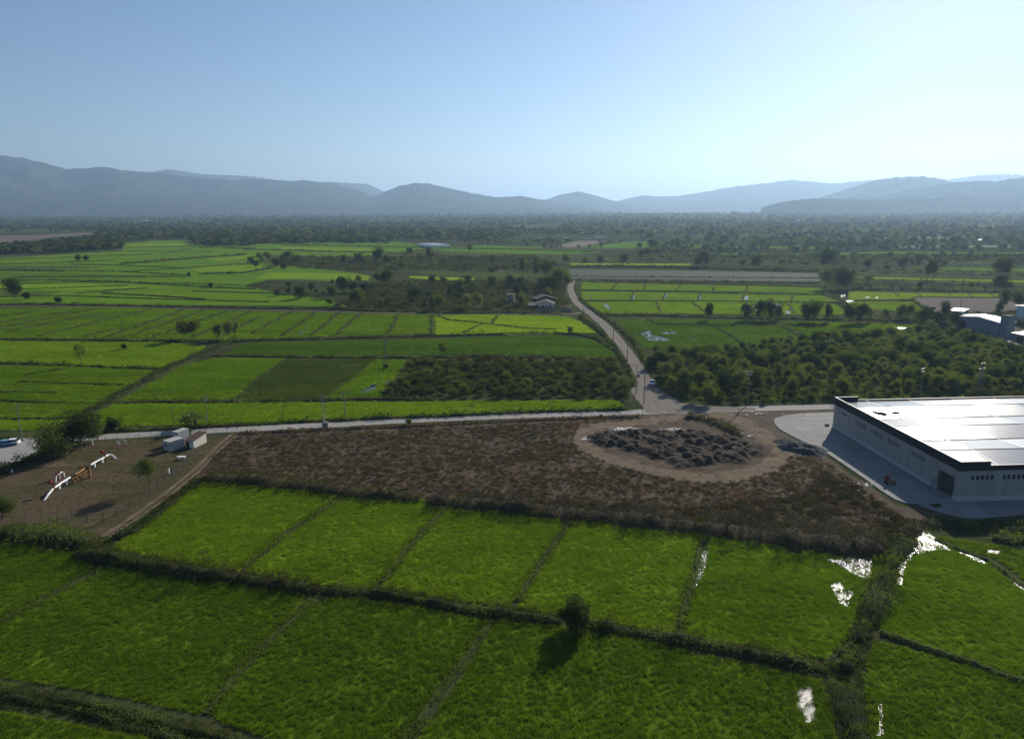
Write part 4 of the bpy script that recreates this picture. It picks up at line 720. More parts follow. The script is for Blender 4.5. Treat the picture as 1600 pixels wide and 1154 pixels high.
TP = {
 'round': [tree_proto('r', L_['dark'], g4, 8, 3.6, 1.4, 4200, .34, 10) for _ in range(3)],
 'roundm': [tree_proto('r', L_['mid'], g4, 8, 3.5, 1.2, 4200, .34, 10) for _ in range(4)],
 'light': [tree_proto('r', L_['light'], g4, 8, 3.2, 1.6, 3600, .34, 9, sparse=.3) for _ in range(2)],
 'tall': [tree_proto('t', L_['olive'], g4, 13, 2.9, 2.6, 3800, .42, 11, sparse=.34, trunk_r=.22) for _ in range(3)],
 'poplar': [tree_proto('p', L_['dark'], g4, 11, 2.6, 1.2, 3800, .38, 11, trunk_r=.2) for _ in range(2)],
 'airy': [tree_proto('a', L_['olive'], g4, 7, 2.5, 1.6, 2200, .36, 9, sparse=.38, trunk_r=.13, stems=2) for _ in range(2)],
 'lean': [tree_proto('l', L_['olive'], g4, 7, 1.5, 2.0, 620, .30, 7, sparse=.3, trunk_r=.13, lean=-.14)],
 'young': [tree_proto('y', L_['mid'], g4, 8, 3.0, 3.0, 3600, .26, 11, sparse=.3, trunk_r=.14, stems=3)],
 'bush': [tree_proto('b', L_['mid'], g4, 3.2, 1.9, .15, 2200, .22, 9, trunk_r=.07, stems=3) for _ in range(4)],
 'bushd': [tree_proto('b', L_['dark'], g4, 3.2, 1.8, .05, 3400, .22, 12, trunk_r=.07, stems=3) for _ in range(2)],
 'busho': [tree_proto('b', L_['olive'], g4, 3.2, 2.0, .15, 1700, .24, 9, trunk_r=.07, stems=3) for _ in range(4)],
 'palm': [palm_proto(g4, 5.0)],
}
tr = random.Random(5)
def tree(kind, x, y, px, label, cat='tree', group=None, name=None, wide=1.0, i=None, hm=None):
    """tree whose foot stands at photograph pixel x,y and is px pixels tall"""
    v = TP[kind]; tm, cm, h = v[tr.randrange(len(v)) if i is None else i]; H_ = hm or hgt(x, y, px); s = H_ / h
    nm = name or ('shrub' if kind.startswith('bush') else 'palm_clump' if kind == 'palm' else 'tree')
    e = empty(nm, W(x, y), tr.uniform(0, 6.28)); e.scale = (s * wide, s * wide, s); tag(e, label, cat, group)
    mobj('trunk', tm, e); mobj('crown', cm, e); return e
# --- trees that stand apart
tree('bushd', 899, 984, 52, 'lone dark bushy tree on the ditch bank between the near paddies', wide=.92, name='tree')
tree('young', 231, 766, 53, 'young leafy tree with thin stems at the edge of the pipeline yard', wide=.95)
tree('roundm', 82, 714, 54, 'big sunlit bushy tree at the left end of the yard', wide=1.4)
tree('round', 126, 702, 54, 'big dark bushy tree beside the main road at the left', wide=1.45)
tree('bush', 150, 690, 34, 'greyish bush leaning from the dark roadside tree', 'bush')
tree('bushd', 177, 672, 21, 'small dark bush by the road right of the big trees', 'bush')
tree('palm', 299, 668, 28, 'spreading palm clump beside the main road', 'palm', wide=1.5)
tree('bushd', 294, 684, 15, 'small dark bush behind the brown roofed shed', 'bush')
tree('roundm', 4, 808, 36, 'green tree cut off by the left edge before the yard', wide=1.3)
tree('lean', 126, 571, 37, 'thin leaning half bare tree in the left rice field', i=0)
tree('airy', 288, 532, 34, 'airy spreading tree, left of the group on the reed ditch', i=0, wide=1.3)
tree('airy', 302, 529, 32, 'airy tree just right of the spreading one on the reed ditch', i=1, wide=1.0)
tree('airy', 340, 532, 28, 'slim tree in the middle of the group on the reed ditch', i=1, wide=.8)
tree('light', 358, 531, 33, 'leafier tree at the head of the diagonal ditch', wide=.75)
tree('light', 369, 528, 28, 'tree at the right end of the group on the reed ditch', wide=.7)
tree('airy', 690, 557, 24, 'small sparse tree behind the orchard', i=0, wide=.8)
tree('bushd', 193, 546, 9, 'dark bush round the foot of the pole in the left field', 'bush')
tree('bushd', 602, 576, 8, 'dark bush round the foot of the pylon in the bright wedge', 'bush')
tree('bush', 639, 664, 12, 'small bush by the roadside post', 'bush')
tree('round', 24, 468, 32, 'dark tree standing alone at the left edge of the plain', wide=1.15)
tree('bushd', 42, 468, 12, 'dark bush right of the lone tree on the plain', 'bush')
tree('bushd', 90, 474, 11, 'small round bush on the hedge of the left plain', 'bush')
tree('bushd', 122, 407, 10, 'left bush of the pair on the distant plain', 'bush')
tree('bushd', 135, 407, 9, 'right bush of the pair on the distant plain', 'bush')
tree('bushd', 330, 450, 9, 'dark bush on the hedge below the left scrub strip', 'bush')
tree('bushd', 295, 432, 7, 'tiny dark bush beside the distant hedge', 'bush')
tree('round', 891, 521, 12, 'round dark bush on the bank beside the dirt track', 'bush', name='shrub')
for x, y, p, k, wd, l in [(1107, 500, 29, 'poplar', 1.15, 'single dark tree at the left of the right tree row'), (1168, 500, 26, 'round', 1.0, 'rounder tree second from the left in the right tree row'),
        (1190, 500, 30, 'round', 1.0, 'dense dark tree before the glinting pools'), (1203, 500, 32, 'poplar', 1.1, 'darker tree right of the one before the pools'), (1215, 500, 27, 'round', .8, 'lower tree closing the group before the pools'),
        (1259, 503, 29, 'round', .9, 'left tree of the pair in the middle of the right row'), (1271, 503, 31, 'round', .95, 'right tree of the pair in the middle of the right row'),
        (1293, 503, 31, 'poplar', 1.0, 'narrow dark tree right of the middle pair'), (1326, 505, 29, 'round', 1.0, 'dark tree fourth from the right end of the row'), (1342, 504, 30, 'round', 1.0, 'dark tree third from the right end of the row'),
        (1356, 503, 26, 'light', .9, 'lighter tree in the right row'), (1385, 501, 20, 'light', 1.0, 'low tree with a grey crown near the wedge of rice'), (1405, 500, 26, 'light', 1.1, 'greyish open tree by the wedge of rice'), (1420, 500, 27, 'light', .8, 'slim greyish tree by the wedge of rice'),
        (1440, 508, 26, 'round', 1.1, 'dark tree at the right end of the row'), (1475, 502, 34, 'poplar', 1.1, 'tall dark tree by the small factory shed'), (1468, 509, 22, 'round', 1.1, 'dark tree below the small factory shed'), (1493, 512, 24, 'round', 1.3, 'dark tree before the small factory shed'),
        (1568, 490, 40, 'tall', 1.0, 'tall pale tree behind the factory'), (1590, 482, 24, 'round', 1.0, 'dark tree behind the factory tower'), (1560, 495, 26, 'poplar', .9, 'dark tree beside the tall pale tree at the factory'),
        (1290, 451, 35, 'light', 1.0, 'greyish tree at the corner of the right paddies'), (1310, 452, 33, 'round', 1.0, 'left dark tree at the corner of the right paddies'), (1322, 452, 34, 'round', 1.0, 'right dark tree at the corner of the right paddies'),
        (1293, 420, 31, 'round', 1.15, 'large near black tree beyond the crop strips'), (1098, 417, 24, 'round', 1.15, 'large dark tree beyond the crop strips, near the middle'), (1089, 417, 14, 'round', 1.2, 'lower dark tree left of the large dark one'),
        (1180, 418, 20, 'round', 1.1, 'dark tree above the right paddies'), (1221, 420, 20, 'light', 1.2, 'grey green tree above the right paddies'), (1160, 417, 12, 'round', 1.2, 'small dark tree above the right paddies'),
        (1130, 416, 16, 'light', 1.2, 'pale green tree between the two dark trees above the paddies'), (938, 413, 15, 'round', 1.0, 'round dark tree above the dirt track'), (974, 412, 15, 'round', 1.3, 'broad dark tree right of the round one above the track'), (884, 413, 18, 'roundm', 1.1, 'green tree above the top of the dirt track'),
        (915, 412, 12, 'roundm', 1.2, 'low green tree above the top of the track'), (1020, 390, 16, 'round', 1.3, 'dark tree by the distant right meadow'), (1010, 400, 12, 'round', 1.4, 'left dark tree on the far meadow edge'), (1001, 400, 10, 'round', 1.2, 'small dark tree on the far meadow edge'), (1027, 396, 8, 'round', 1.2, 'little bush like tree on the far meadow edge'),
        (1457, 437, 32, 'tall', 1.3, 'open tall tree over the thin rice strips'), (1448, 437, 26, 'tall', 1.1, 'smaller tall tree beside the open one'), (1558, 441, 45, 'tall', 1.2, 'tallest feathery tree over the right rice strips'), (1570, 441, 40, 'tall', 1.1, 'feathery tree right of the tallest one'), (1562, 448, 20, 'round', 1.6, 'dark undergrowth tree below the tallest feathery tree'),
        (1356, 444, 16, 'light', 1.3, 'low grey tree before the thin rice strips'), (1385, 426, 16, 'light', 1.2, 'grey tree in the far right orchard'), (1410, 420, 18, 'round', 1.4, 'dark tree in the far right orchard'), (1355, 421, 16, 'round', 1.4, 'dark tree left in the far right orchard'), (1529, 395, 14, 'light', 1.4, 'pale far tree beyond the right orchard')]:
    tree(k, x, y, p, l, wide=wd)
for x, y, p, k, wd, l in [(538, 457, 25, 'round', 1.2, 'big dark tree at the left of the central scrub'), (552, 457, 16, 'round', 1.3, 'lower dark tree right of the big scrub tree'), (568, 458, 18, 'round', 1.1, 'dark tree between the two big scrub trees'),
        (593, 444, 22, 'roundm', 1.2, 'broad green tree in the centre of the scrub'), (605, 446, 24, 'round', 1.2, 'dark tree right of the broad green one'), (562, 445, 16, 'light', 1.1, 'grey tree behind the central scrub trees'), (580, 455, 14, 'round', 1.2, 'low dark tree in front of the broad green one'),
        (470, 467, 22, 'round', 1.2, 'dark pointed tree at the tip of the rice field'), (518, 466, 18, 'round', 1.0, 'dark tree left of the big scrub tree'), (516, 478, 14, 'roundm', 1.2, 'sunlit low tree by the lane'), (557, 478, 30, 'roundm', 1.0, 'tall ragged tree by the lane'), (564, 466, 16, 'light', 1.2, 'grey crown behind the ragged lane tree'),
        (646, 474, 26, 'round', 1.1, 'rounded dark tree in the right of the scrub'), (686, 484, 26, 'roundm', 1.0, 'round green tree by the lane'), (730, 483, 26, 'light', .9, 'left of the two pale round trees by the lane'), (747, 483, 28, 'light', .9, 'right of the two pale round trees by the lane'),
        (703, 464, 20, 'poplar', 1.0, 'dark narrow tree behind the lane trees'), (675, 444, 14, 'round', 1.4, 'broad dark tree behind the scrub'), (798, 448, 20, 'round', 1.2, 'dark tree behind the ruined farmhouse'), (770, 446, 12, 'round', 1.4, 'low dark tree left of the one behind the farmhouse'),
        (815, 478, 22, 'roundm', 1.0, 'bushy tree between the two farm buildings'), (851, 440, 38, 'tall', 1.3, 'tall open tree above the ruined farmhouse'), (838, 438, 30, 'tall', 1.1, 'open tree left of the tall one above the farmhouse'), (816, 434, 34, 'tall', .8, 'thin yellowish tall tree above the farm'),
        (875, 445, 32, 'roundm', 1.3, 'broad tree at the top of the dirt track'), (862, 455, 26, 'round', 1.4, 'dark shaded tree behind the farmhouse roof'), (848, 450, 18, 'round', 1.6, 'dark thicket tree behind the farmhouse'), (856, 466, 16, 'roundm', 1.0, 'small green tree by the farmhouse'), (887, 448, 22, 'roundm', .9, 'tree beside the bend of the track'),
        (591, 410, 22, 'round', 1.2, 'large tree over the distant orchard'), (605, 412, 14, 'round', 1.3, 'lower tree right of the large orchard tree'), (560, 410, 16, 'round', 1.3, 'dark tree left of the large orchard tree'), (640, 397, 11, 'round', 1.4, 'dark tree near the greenhouse strip'), (669, 404, 18, 'poplar', 1.3, 'dark tree left of the greenhouse'), (537, 413, 14, 'round', 1.0, 'small dark tree in the distant orchard'),
        (448, 412, 22, 'light', 1.3, 'tall grey tree at the left end of the distant orchard'), (433, 418, 14, 'round', 1.3, 'dark tree at the left end of the distant orchard'), (443, 421, 10, 'round', 1.4, 'low dark tree before the distant orchard'), (464, 410, 12, 'round', 1.2, 'small dark tree in the orchard edge'), (420, 410, 18, 'light', 1.2, 'grey tree on the hedge left of the orchard'), (408, 411, 18, 'light', 1.1, 'outer grey tree on the hedge left of the orchard'), (400, 418, 12, 'round', 1.4, 'dark bushy tree on the hedge left of the orchard'),
        (1048, 406, 10, 'light', 1.4, 'pale tree on the far band above the paddies'), (734, 397, 16, 'tall', .9, 'thin tall tree right of the greenhouse'), (770, 410, 10, 'round', 1.2, 'small dark orchard tree right of the centre'), (720, 408, 9, 'round', 1.4, 'low dark orchard tree below the greenhouse')]:
    tree(k, x, y, p, l, wide=wd)
# --- the grove right of the junction
tr = random.Random(9)
GP = [W(*p) for p in [(1012, 558), (1060, 556), (1130, 552), (1230, 536), (1330, 528), (1450, 521), (1500, 527), (1560, 546), (1660, 570), (1660, 612), (1400, 612), (1330, 590), (1250, 600), (1170, 605), (1110, 622), (1060, 615), (1028, 600)]]
gg = np.random.default_rng(91)
def spread(poly, dmin, g, k=14000):
    A = np.array([[p.x, p.y] for p in poly]); lo, hi = A.min(0), A.max(0); out = []
    C = lo + g.random((k, 2)) * (hi - lo); C = C[in_poly(C, A)]
    for c in C:
        if all((c[0] - o[0]) ** 2 + (c[1] - o[1]) ** 2 > dmin * dmin for o in out): out.append(c)
    return out
def plant(kind, c, hm, label, group, cat='tree', wide=1.0, name=None):
    v = TP[kind]; tm, cm, h = v[tr.randrange(len(v))]; s = hm / h
    e = empty(name or ('shrub' if kind.startswith('bush') else 'tree'), (c[0], c[1], 0), tr.uniform(0, 6.28)); e.scale = (s * wide, s * wide, s); tag(e, label, cat, group); mobj('trunk', tm, e); mobj('crown', cm, e)
KW = {'roundm': 'green', 'round': 'dark', 'light': 'pale', 'busho': 'olive', 'bush': 'green'}
gc = sorted(spread(GP, 4.2, gg), key=lambda c: c[0] ** 2 + c[1] ** 2)
for c in gc[:112]:
    x, y = c; k = tr.choice(['roundm', 'roundm', 'roundm', 'round', 'light'])
    za = 'front' if y < 262 else 'middle' if y < 300 else 'back'; zb = 'beside the dirt track' if x < 75 else 'above the road' if x < 110 else 'behind the warehouse'
    hh_ = (2.4 + 4.6 * tr.random() ** 1.8) * (1.12 if x < 90 and y < 300 else .9); sz = 'low' if hh_ < 4.2 else 'tall' if hh_ > 5.4 else 'middling'
    plant(k, c, hh_, '%s %s leafy tree in the %s of the right grove, %s' % (sz, KW[k], za, zb), 'trees of the grove right of the dirt track', wide=tr.uniform(1.0, 1.4))
for x, y, p, l in [(1315, 618, 32, 'round tree at the edge of the grove beside the warehouse corner'), (1238, 612, 26, 'small pale tree in the dry gap before the grove'), (1106, 630, 32, 'bright rounded bush tree at the tip of the grove by the junction'), (1085, 628, 26, 'round bush tree nearest the parked white car')]:
    tree('roundm', x, y, p, l, wide=1.1)
# low orchard behind the warehouse and near orchard left of the track
OP = [W(*p) for p in [(645, 566), (955, 565), (966, 578), (982, 622), (760, 621), (604, 619)]]
for c in spread(OP, 4.2, gg):
    if vnoise(np.array([c]), .02, 5)[0] < .28 and c[1] > 255 and c[0] < 0: continue
    kk = 'busho' if tr.random() < .75 else 'bush'; hh_ = tr.uniform(2.2, 3.8)
    plant(kk, c, hh_, ('small ' if hh_ < 2.7 else 'large ' if hh_ > 3.3 else '') + KW[kk] + ' hazel in the %s of the near orchard, %s' % ('front rows' if c[1] < 238 else 'middle rows' if c[1] < 262 else 'back rows', 'beside the dirt track' if c[0] > 15 else 'towards the pool wedge' if c[0] < -25 else 'halfway along'), 'bushes of the orchard left of the dirt track', 'bush', tr.uniform(1.0, 1.3))
OP2 = [W(*p) for p in [(1120, 628), (1180, 600), (1330, 597), (1420, 610), (1660, 606), (1660, 622), (1318, 622), (1300, 630), (1190, 632)]]
for c in spread(OP2, 4.6, gg)[:110]:
    hh_ = tr.uniform(1.6, 3.0)
    plant('busho', c, hh_, '%s olive green bush %s' % ('low' if hh_ < 2.1 else 'tall' if hh_ > 2.6 else 'rounded', 'in the dry gap before the right grove' if c[0] < 95 else 'behind the left end of the warehouse roof' if c[0] < 125 else 'behind the right part of the warehouse roof'), 'bushes between the right grove and the warehouse', 'bush', tr.uniform(1.0, 1.3))
for i, (px, n, hm, lab, grp) in enumerate([
        ([(545, 470), (640, 462), (700, 455), (780, 455), (800, 478), (640, 484), (580, 484)], 20, 4.5, 'scrubby small tree in the thicket by the lane', 'small trees of the central thicket'),
        ([(640, 441), (760, 442), (870, 440), (880, 458), (800, 462), (640, 455)], 18, 6.5, 'tree in the belt behind the ruined farmhouse', 'trees of the belt behind the ruined farmhouse'),
        ([(420, 462), (470, 440), (520, 440), (540, 466), (520, 478), (470, 470)], 9, 5, 'low tree in the left part of the central scrub', 'low trees of the left central scrub'),
        ([(380, 411), (425, 408), (600, 404), (650, 407), (560, 414), (430, 424)], 9, 7, 'tree on the hedge between rice plain and distant orchard', 'trees of the hedge by the distant orchard'),
        ([(1330, 452), (1620, 455), (1620, 450), (1330, 446)], 8, 4.5, 'low tree in the scrub band before the yellow strip', 'low trees of the right scrub band'),
        ([(1430, 492), (1500, 500), (1510, 515), (1450, 512)], 5, 5, 'low tree left of the factory yard', 'low trees left of the factory yard')]):
    for c in spread([W(*p) for p in px], 5, gg, 1500)[:n]:
        kk = tr.choice(['round', 'roundm', 'light', 'round']); f_ = tr.uniform(.6, 1.25); cx_ = sum(W(*p).x for p in px) / len(px)
        plant(kk, c, hm * f_, '%s %s%s, %s part' % ('short' if f_ < .92 else 'taller', KW[kk] + ' ', lab, 'left' if c[0] < cx_ else 'right'), grp, wide=tr.uniform(1, 1.5))
GT = scatter_nodes('scatter_grove', proto_coll('grove_crowns', [TP[k][i][1] for k, i in (('roundm', 0), ('roundm', 1), ('roundm', 2), ('round', 0), ('light', 0))]))
me = bpy.data.meshes.new('grove'); me.from_pydata([(0, 0, 0)], [], []); o = mobj('grove', me); rest = np.array(gc[112:]); s_ = .36 + .36 * gg.random(len(rest))
add_scatter(o, np.c_[rest, np.zeros(len(rest))], GT, np.c_[s_ * 1.2, s_ * 1.2, s_], 5, gg, .04); tag(o, 'far back part of the dense right grove reading as one leafy mass', None, None, 'stuff')
# --- far woodland: one mass that nobody could count
def low_tree(mat, g, n=170, leaf=1.5, tall=1.0):
    lob = 5; P = []
    for i in range(lob):
        v = g.normal(size=3); v /= np.linalg.norm(v); c = np.array([v[0] * 2.0, v[1] * 2.0, 4.4 * tall + v[2] * 1.8 * tall]); q = g.normal(size=(n // lob, 3)); q /= np.linalg.norm(q, axis=1)[:, None]
        P.append(c + q * (g.random((n // lob, 1)) ** .4) * np.array([2.3, 2.3, 2.5 * tall]))
    P = np.concatenate(P); v, f, a = leaves(P, leaf, 0, g, .8); return np_mesh('far_tree', v, f, mat, a)
FT = scatter_nodes('scatter_far_trees', proto_coll('far_trees', [low_tree(LEAF[k], g4, 170, 1.5, tl) for k, tl in (('dark', 1), ('mid', 1.1), ('olive', 1), ('dark', 1.3), ('mid', .8), ('light', 1.0))]))
def wood(label, px, dens, smin, smax, seed, thr=.0, nf=.002, clip=None, name='woodland', tall=1):
    poly = [W(*p) for p in px]; g = np.random.default_rng(seed); P = sample_poly(poly, dens, g)
    if thr:
        Q = P * np.array([.45, 1.6]); nz = vnoise(Q, nf, seed) * .65 + vnoise(P, nf * 5, seed + 1) * .35; P = P[nz > thr]
    for c in list(clip or []) + [q[0] for q in STRIPS]: P = P[~in_poly(P, [W(*q) for q in c])]
    me = bpy.data.meshes.new(name); me.from_pydata([(0, 0, 0)], [], []); o = mobj(name, me); s = smin + (smax - smin) * g.random(len(P)) ** 1.5
    add_scatter(o, np.c_[P, np.zeros(len(P))], FT, np.c_[s * 1.05, s * 1.05, s * .85 * tall * (.8 + .4 * g.random(len(P)))], 6, g, .05); tag(o, label, None, None, 'stuff'); return len(P)
nn = 0
nn += wood('dark riverside wood at the left edge behind the rice plain', [(-60, 398), (0, 397), (100, 395), (190, 389), (195, 378), (150, 374), (110, 380), (60, 385), (-60, 390)], .018, .9, 1.5, 1)
nn += wood('dark belt of woods behind the distant rice plain', [(150, 375), (200, 376), (300, 373), (420, 372), (560, 373), (620, 374), (700, 376), (760, 378), (820, 368), (700, 362), (400, 360), (250, 362), (150, 366)], .006, 1.0, 1.8, 2)
nn += wood('dense dark plantation on the far edge of the rice plain', [(297, 382), (340, 384), (400, 384), (400, 381), (545, 380), (555, 383), (615, 381), (610, 376), (540, 373), (300, 374)], .02, 1.0, 1.6, 3, thr=.42, nf=.006)
nn += wood('mixed distant woods across the middle of the valley', [(-200, 364), (400, 361), (800, 366), (1000, 374), (1040, 376), (1300, 378), (1800, 380), (1800, 352), (1000, 350), (400, 348), (-200, 350)], .0022, .8, 1.7, 4, thr=.40, clip=[[(800, 352), (880, 351), (885, 356), (800, 359)], [(1500, 350), (1580, 350), (1580, 357), (1500, 357)], [(-80, 372), (0, 368), (60, 367), (140, 363), (148, 366), (80, 371), (20, 379), (-80, 384)]])
nn += wood('scattered woods and orchards right of the centre', [(1020, 396), (1030, 380), (1100, 376), (1800, 380), (1800, 392), (1400, 392), (1200, 395)], .0045, .5, 1.5, 5, thr=.38, nf=.004)
nn += wood('hedgerow trees in the central distance', [(620, 377), (1020, 377), (1010, 395), (940, 393), (760, 383), (700, 380)], .003, .5, 1.2, 6, thr=.5, nf=.004, clip=[[(905, 386), (980, 378), (1030, 377), (1030, 384), (990, 388)], [(868, 386), (905, 375), (952, 375), (925, 384), (890, 388)], [(665, 380), (710, 380), (710, 388), (665, 388)]])
nn += wood('farther hazy woods', [(-600, 350), (400, 348), (1000, 350), (2000, 352), (2000, 341), (800, 340), (-600, 341)], .0009, 1.0, 2.0, 7, thr=.36, nf=.0012)
nn += wood('farthest hazy tree line before the hills', [(-600, 342), (800, 341), (2000, 342), (2000, 334), (800, 335), (-600, 337)], .00025, 1.4, 3.0, 8)
nn += wood('low scrub trees behind the right orchards', [(1330, 414), (1700, 416), (1700, 400), (1340, 398), (1200, 400), (1080, 402), (1080, 408)], .006, .4, 1.0, 9, thr=.42, nf=.006)
nn += wood('scrub trees among the distant orchards', [(440, 402), (620, 404), (860, 401), (880, 418), (780, 424), (640, 420), (430, 415)], .004, .35, .9, 10, thr=.5, nf=.008)
print('far trees', nn)
# ------------------------------------------------------------------ warehouse
def panel_mat():
    mt, n, N, L = newmat('wall_panel_grey'); o = N.new('ShaderNodeOutputMaterial'); p = N.new('ShaderNodeBsdfPrincipled'); p.inputs['Roughness'].default_value = .6; p.inputs['Specular IOR Level'].default_value = .2
    wv = N.new('ShaderNodeTexWave'); wv.inputs['Scale'].default_value = .16; L.new(pos(n, 1, 1, 1, .785), wv.inputs['Vector'])
    c = ramp(n, wv.outputs['Fac'], [(0.0, (.28, .28, .268)), (.06, (.29, .29, .275)), (1, (.31, .31, .295))])
    c = mix(n, 1.0, c, ramp(n, noise(n, .5, 5, pos(n, 1, 1, .15), .6), [(.3, (.88, .88, .87)), (.7, (1.08, 1.08, 1.08))]), 'MULTIPLY')
    L.new(c, p.inputs['Base Color']); L.new(p.outputs[0], o.inputs[0]); return mt
PANEL = panel_mat()
PLIN = prin('plinth_concrete', (0.42, 0.42, 0.40), .85, var=.08, scale=.6, bumpd=.003)
NAVY = prin('navy_fascia', (0.018, 0.022, 0.040), .45, var=.1, scale=1)
def roof_mat(rg_=.21, k_=1.0):
    mt, n, N, L = newmat('roof_sheet'); o = N.new('ShaderNodeOutputMaterial'); p = N.new('ShaderNodeBsdfPrincipled')
    f = noise(n, .25, 4, pos(n, .15, 1, 1)); L.new(ramp(n, f, [(.3, (.19 * k_, .19 * k_, .20 * k_)), (.7, (.24 * k_, .24 * k_, .25 * k_))]), p.inputs['Base Color'])
    p.inputs['Roughness'].default_value = rg_; p.inputs['Metallic'].default_value = 0; p.inputs['Specular IOR Level'].default_value = .2
    wv = N.new('ShaderNodeTexWave'); wv.inputs['Scale'].default_value = .55; L.new(pos(n), wv.inputs['Vector']); L.new(bump(n, noise(n, .12, 3, pos(n)), .25, .05), p.inputs['Normal'])
    L.new(p.outputs[0], o.inputs[0]); return mt
ROOF = roof_mat(); ROOFB = roof_mat(.26, .8); ROOFC = roof_mat(.18, 1.15)
WHITE = prin('white_paint', (0.78, 0.78, 0.76), .5, var=.05, scale=1)
CREAM = prin('cream_wall', (0.62, 0.58, 0.50), .8, var=.08, scale=1)
GLASS = prin('dark_glass', (0.02, 0.025, 0.03), .12, var=.1)
DARK = prin('dark_opening', (0.018, 0.018, 0.018), .9, var=.2)
STEEL = prin('galvanised_steel', (0.24, 0.24, 0.24), .5, .6, var=.1)
DWHITE = prin('dusty_white', (0.38, 0.37, 0.35), .8, var=.15, scale=1.5)
POLEC = prin('pole_concrete', (0.23, 0.22, 0.20), .85, var=.1)
WOODP = prin('pole_wood', (0.10, 0.075, 0.055), .95, var=.2)
RED = prin('red_paint', (0.16, 0.022, 0.022), .5, var=.15)
ORANGE = prin('orange_paint', (0.24, 0.12, 0.035), .5, var=.15)
RUST = prin('rusty_roof', (0.115, 0.075, 0.055), .9, var=.35, scale=1.2)
TILE = prin('grey_tile_roof', (0.105, 0.088, 0.080), .9, var=.35, scale=1.2)
BLUEG = prin('blue_grey_cladding', (0.16, 0.21, 0.245), .6, var=.1, scale=.4)
GREYR = prin('grey_sheet_roof', (0.42, 0.40, 0.385), .5, var=.12, scale=.4)
TYRE = prin('tyre', (0.02, 0.02, 0.02), .9)
C0 = W(1493, 784); C1 = W(1300.5, 668); LA = (C1 - C0).length; ax = (C1 - C0) / LA; bx_ = Vector((ax.y, -ax.x, 0)); HP = hgt(1493, 784, 64); LB = 62.0
def Q(a, b, z): return C0 + ax * a + bx_ * b + Vector((0, 0, z))
wh = empty('warehouse', Q(0, 0, 0)); tag(wh, 'big grey panel clad warehouse with navy parapet and shining metal roof at the right edge', 'warehouse')
PGREY = prin('dim_pane', (.12, .13, .135), .4)
def wadd(mb, name, mat, par=None):
    o = mb.build(name, mat); p = par or wh; o.parent = p; o.matrix_parent_inverse = Matrix.Translation(-Q(0, 0, 0)) if p is wh else Matrix(); return o
def wq(mb, a0, a1, b0, b1, z0, z1):
    mb.prism([Q(a0, b0, z0), Q(a1, b0, z0), Q(a1, b1, z0), Q(a0, b1, z0)], z1 - z0)
FB = HP - 2.0; gate0 = (W(1488, 780.5) - C0).dot(ax); gate1 = (W(1463.5, 766) - C0).dot(ax); GH = 4.9; d0 = (W(1461, 764.5) - C0).dot(ax); d1 = d0 + 1.5
b = MB(); wq(b, 0, gate0, 0, .25, .9, FB); wq(b, gate0, gate1, 0, .25, GH, FB); wq(b, gate1, LA, 0, .25, .9, FB); wadd(b, 'long_wall', PANEL)
b = MB(); wq(b, 0, .25, .25, LB, .9, FB); wadd(b, 'short_wall', PANEL)
b = MB(); wq(b, LA - .25, LA, .25, LB, .9, FB); wq(b, .25, LA - .25, LB - .25, LB, .9, FB); wadd(b, 'back_wall', PANEL)
b = MB(); wq(b, -.06, gate0, -.06, .3, 0, 1.15); wq(b, gate1, d0, -.06, .3, 0, 1.15); wq(b, d1, LA + .06, -.06, .3, 0, 1.15); wq(b, -.06, .3, .3, LB, 0, 1.15); wadd(b, 'plinth', PLIN)
b = MB(); wq(b, -.12, LA + .12, -.12, .2, FB, HP); st = 6.4; wq(b, -.12, .2, .2, st, FB, HP); wq(b, -.12, .2, st, LB, FB, HP - .85); wq(b, LA - .2, LA + .12, .2, st, FB, HP); wq(b, LA - .2, LA + .12, st, LB, FB, HP - .85); wadd(b, 'parapet', NAVY)
b = MB(); wq(b, -.14, LA + .14, -.14, .22, HP, HP + .05); wq(b, -.14, .22, .22, st, HP, HP + .05); wq(b, LA - .22, LA + .14, .22, st, HP, HP + .05); wadd(b, 'coping', GREYR)
GW = LA / 3; VZ = HP - 1.25; RZ = VZ + GW / 2 * math.tan(R(4.7))
bays = [.2, 8.5, 20.7, 32.9, 45.1, LB]
for j in range(5):
    for i in range(3):
        a0 = i * GW + (.2 if i == 0 else 0); am = i * GW + GW / 2; a1 = (i + 1) * GW - (.2 if i == 2 else 0); b = MB(); b0_, b1_ = bays[j], bays[j + 1]
        b.poly([Q(a0, b0_, VZ), Q(a0, b1_, VZ), Q(am, b1_, RZ), Q(am, b0_, RZ)]); b.poly([Q(am, b0_, RZ), Q(am, b1_, RZ), Q(a1, b1_, VZ), Q(a1, b0_, VZ)]); wadd(b, 'roof_bay', (ROOF, ROOFB, ROOF, ROOFC)[(i * 2 + j * 3) % 4])
for i in (1, 2): b = MB(); wq(b, i * GW - .22, i * GW + .22, .3, LB - .3, VZ + .02, VZ + .09); wadd(b, 'gutter', TILE)
def on_roof(a):
    i = min(2, int(a / GW)); t = abs(a - (i * GW + GW / 2)) / (GW / 2); return RZ + (VZ - RZ) * t
for j in range(5):
    b = MB(); bb = 8.5 + j * 12.2
    for i in range(3):
        for a0, a1 in ((i * GW + .25, i * GW + GW / 2 - .05), (i * GW + GW / 2 + .05, (i + 1) * GW - .25)):
            z0, z1 = on_roof(a0 + .001), on_roof(a1 - .001); b.poly([Q(a0, bb, z0 + .05), Q(a0, bb + .3, z0 + .05), Q(a1, bb + .3, z1 + .05), Q(a1, bb, z1 + .05)])
    wadd(b, 'skylight_strip', WHITE)
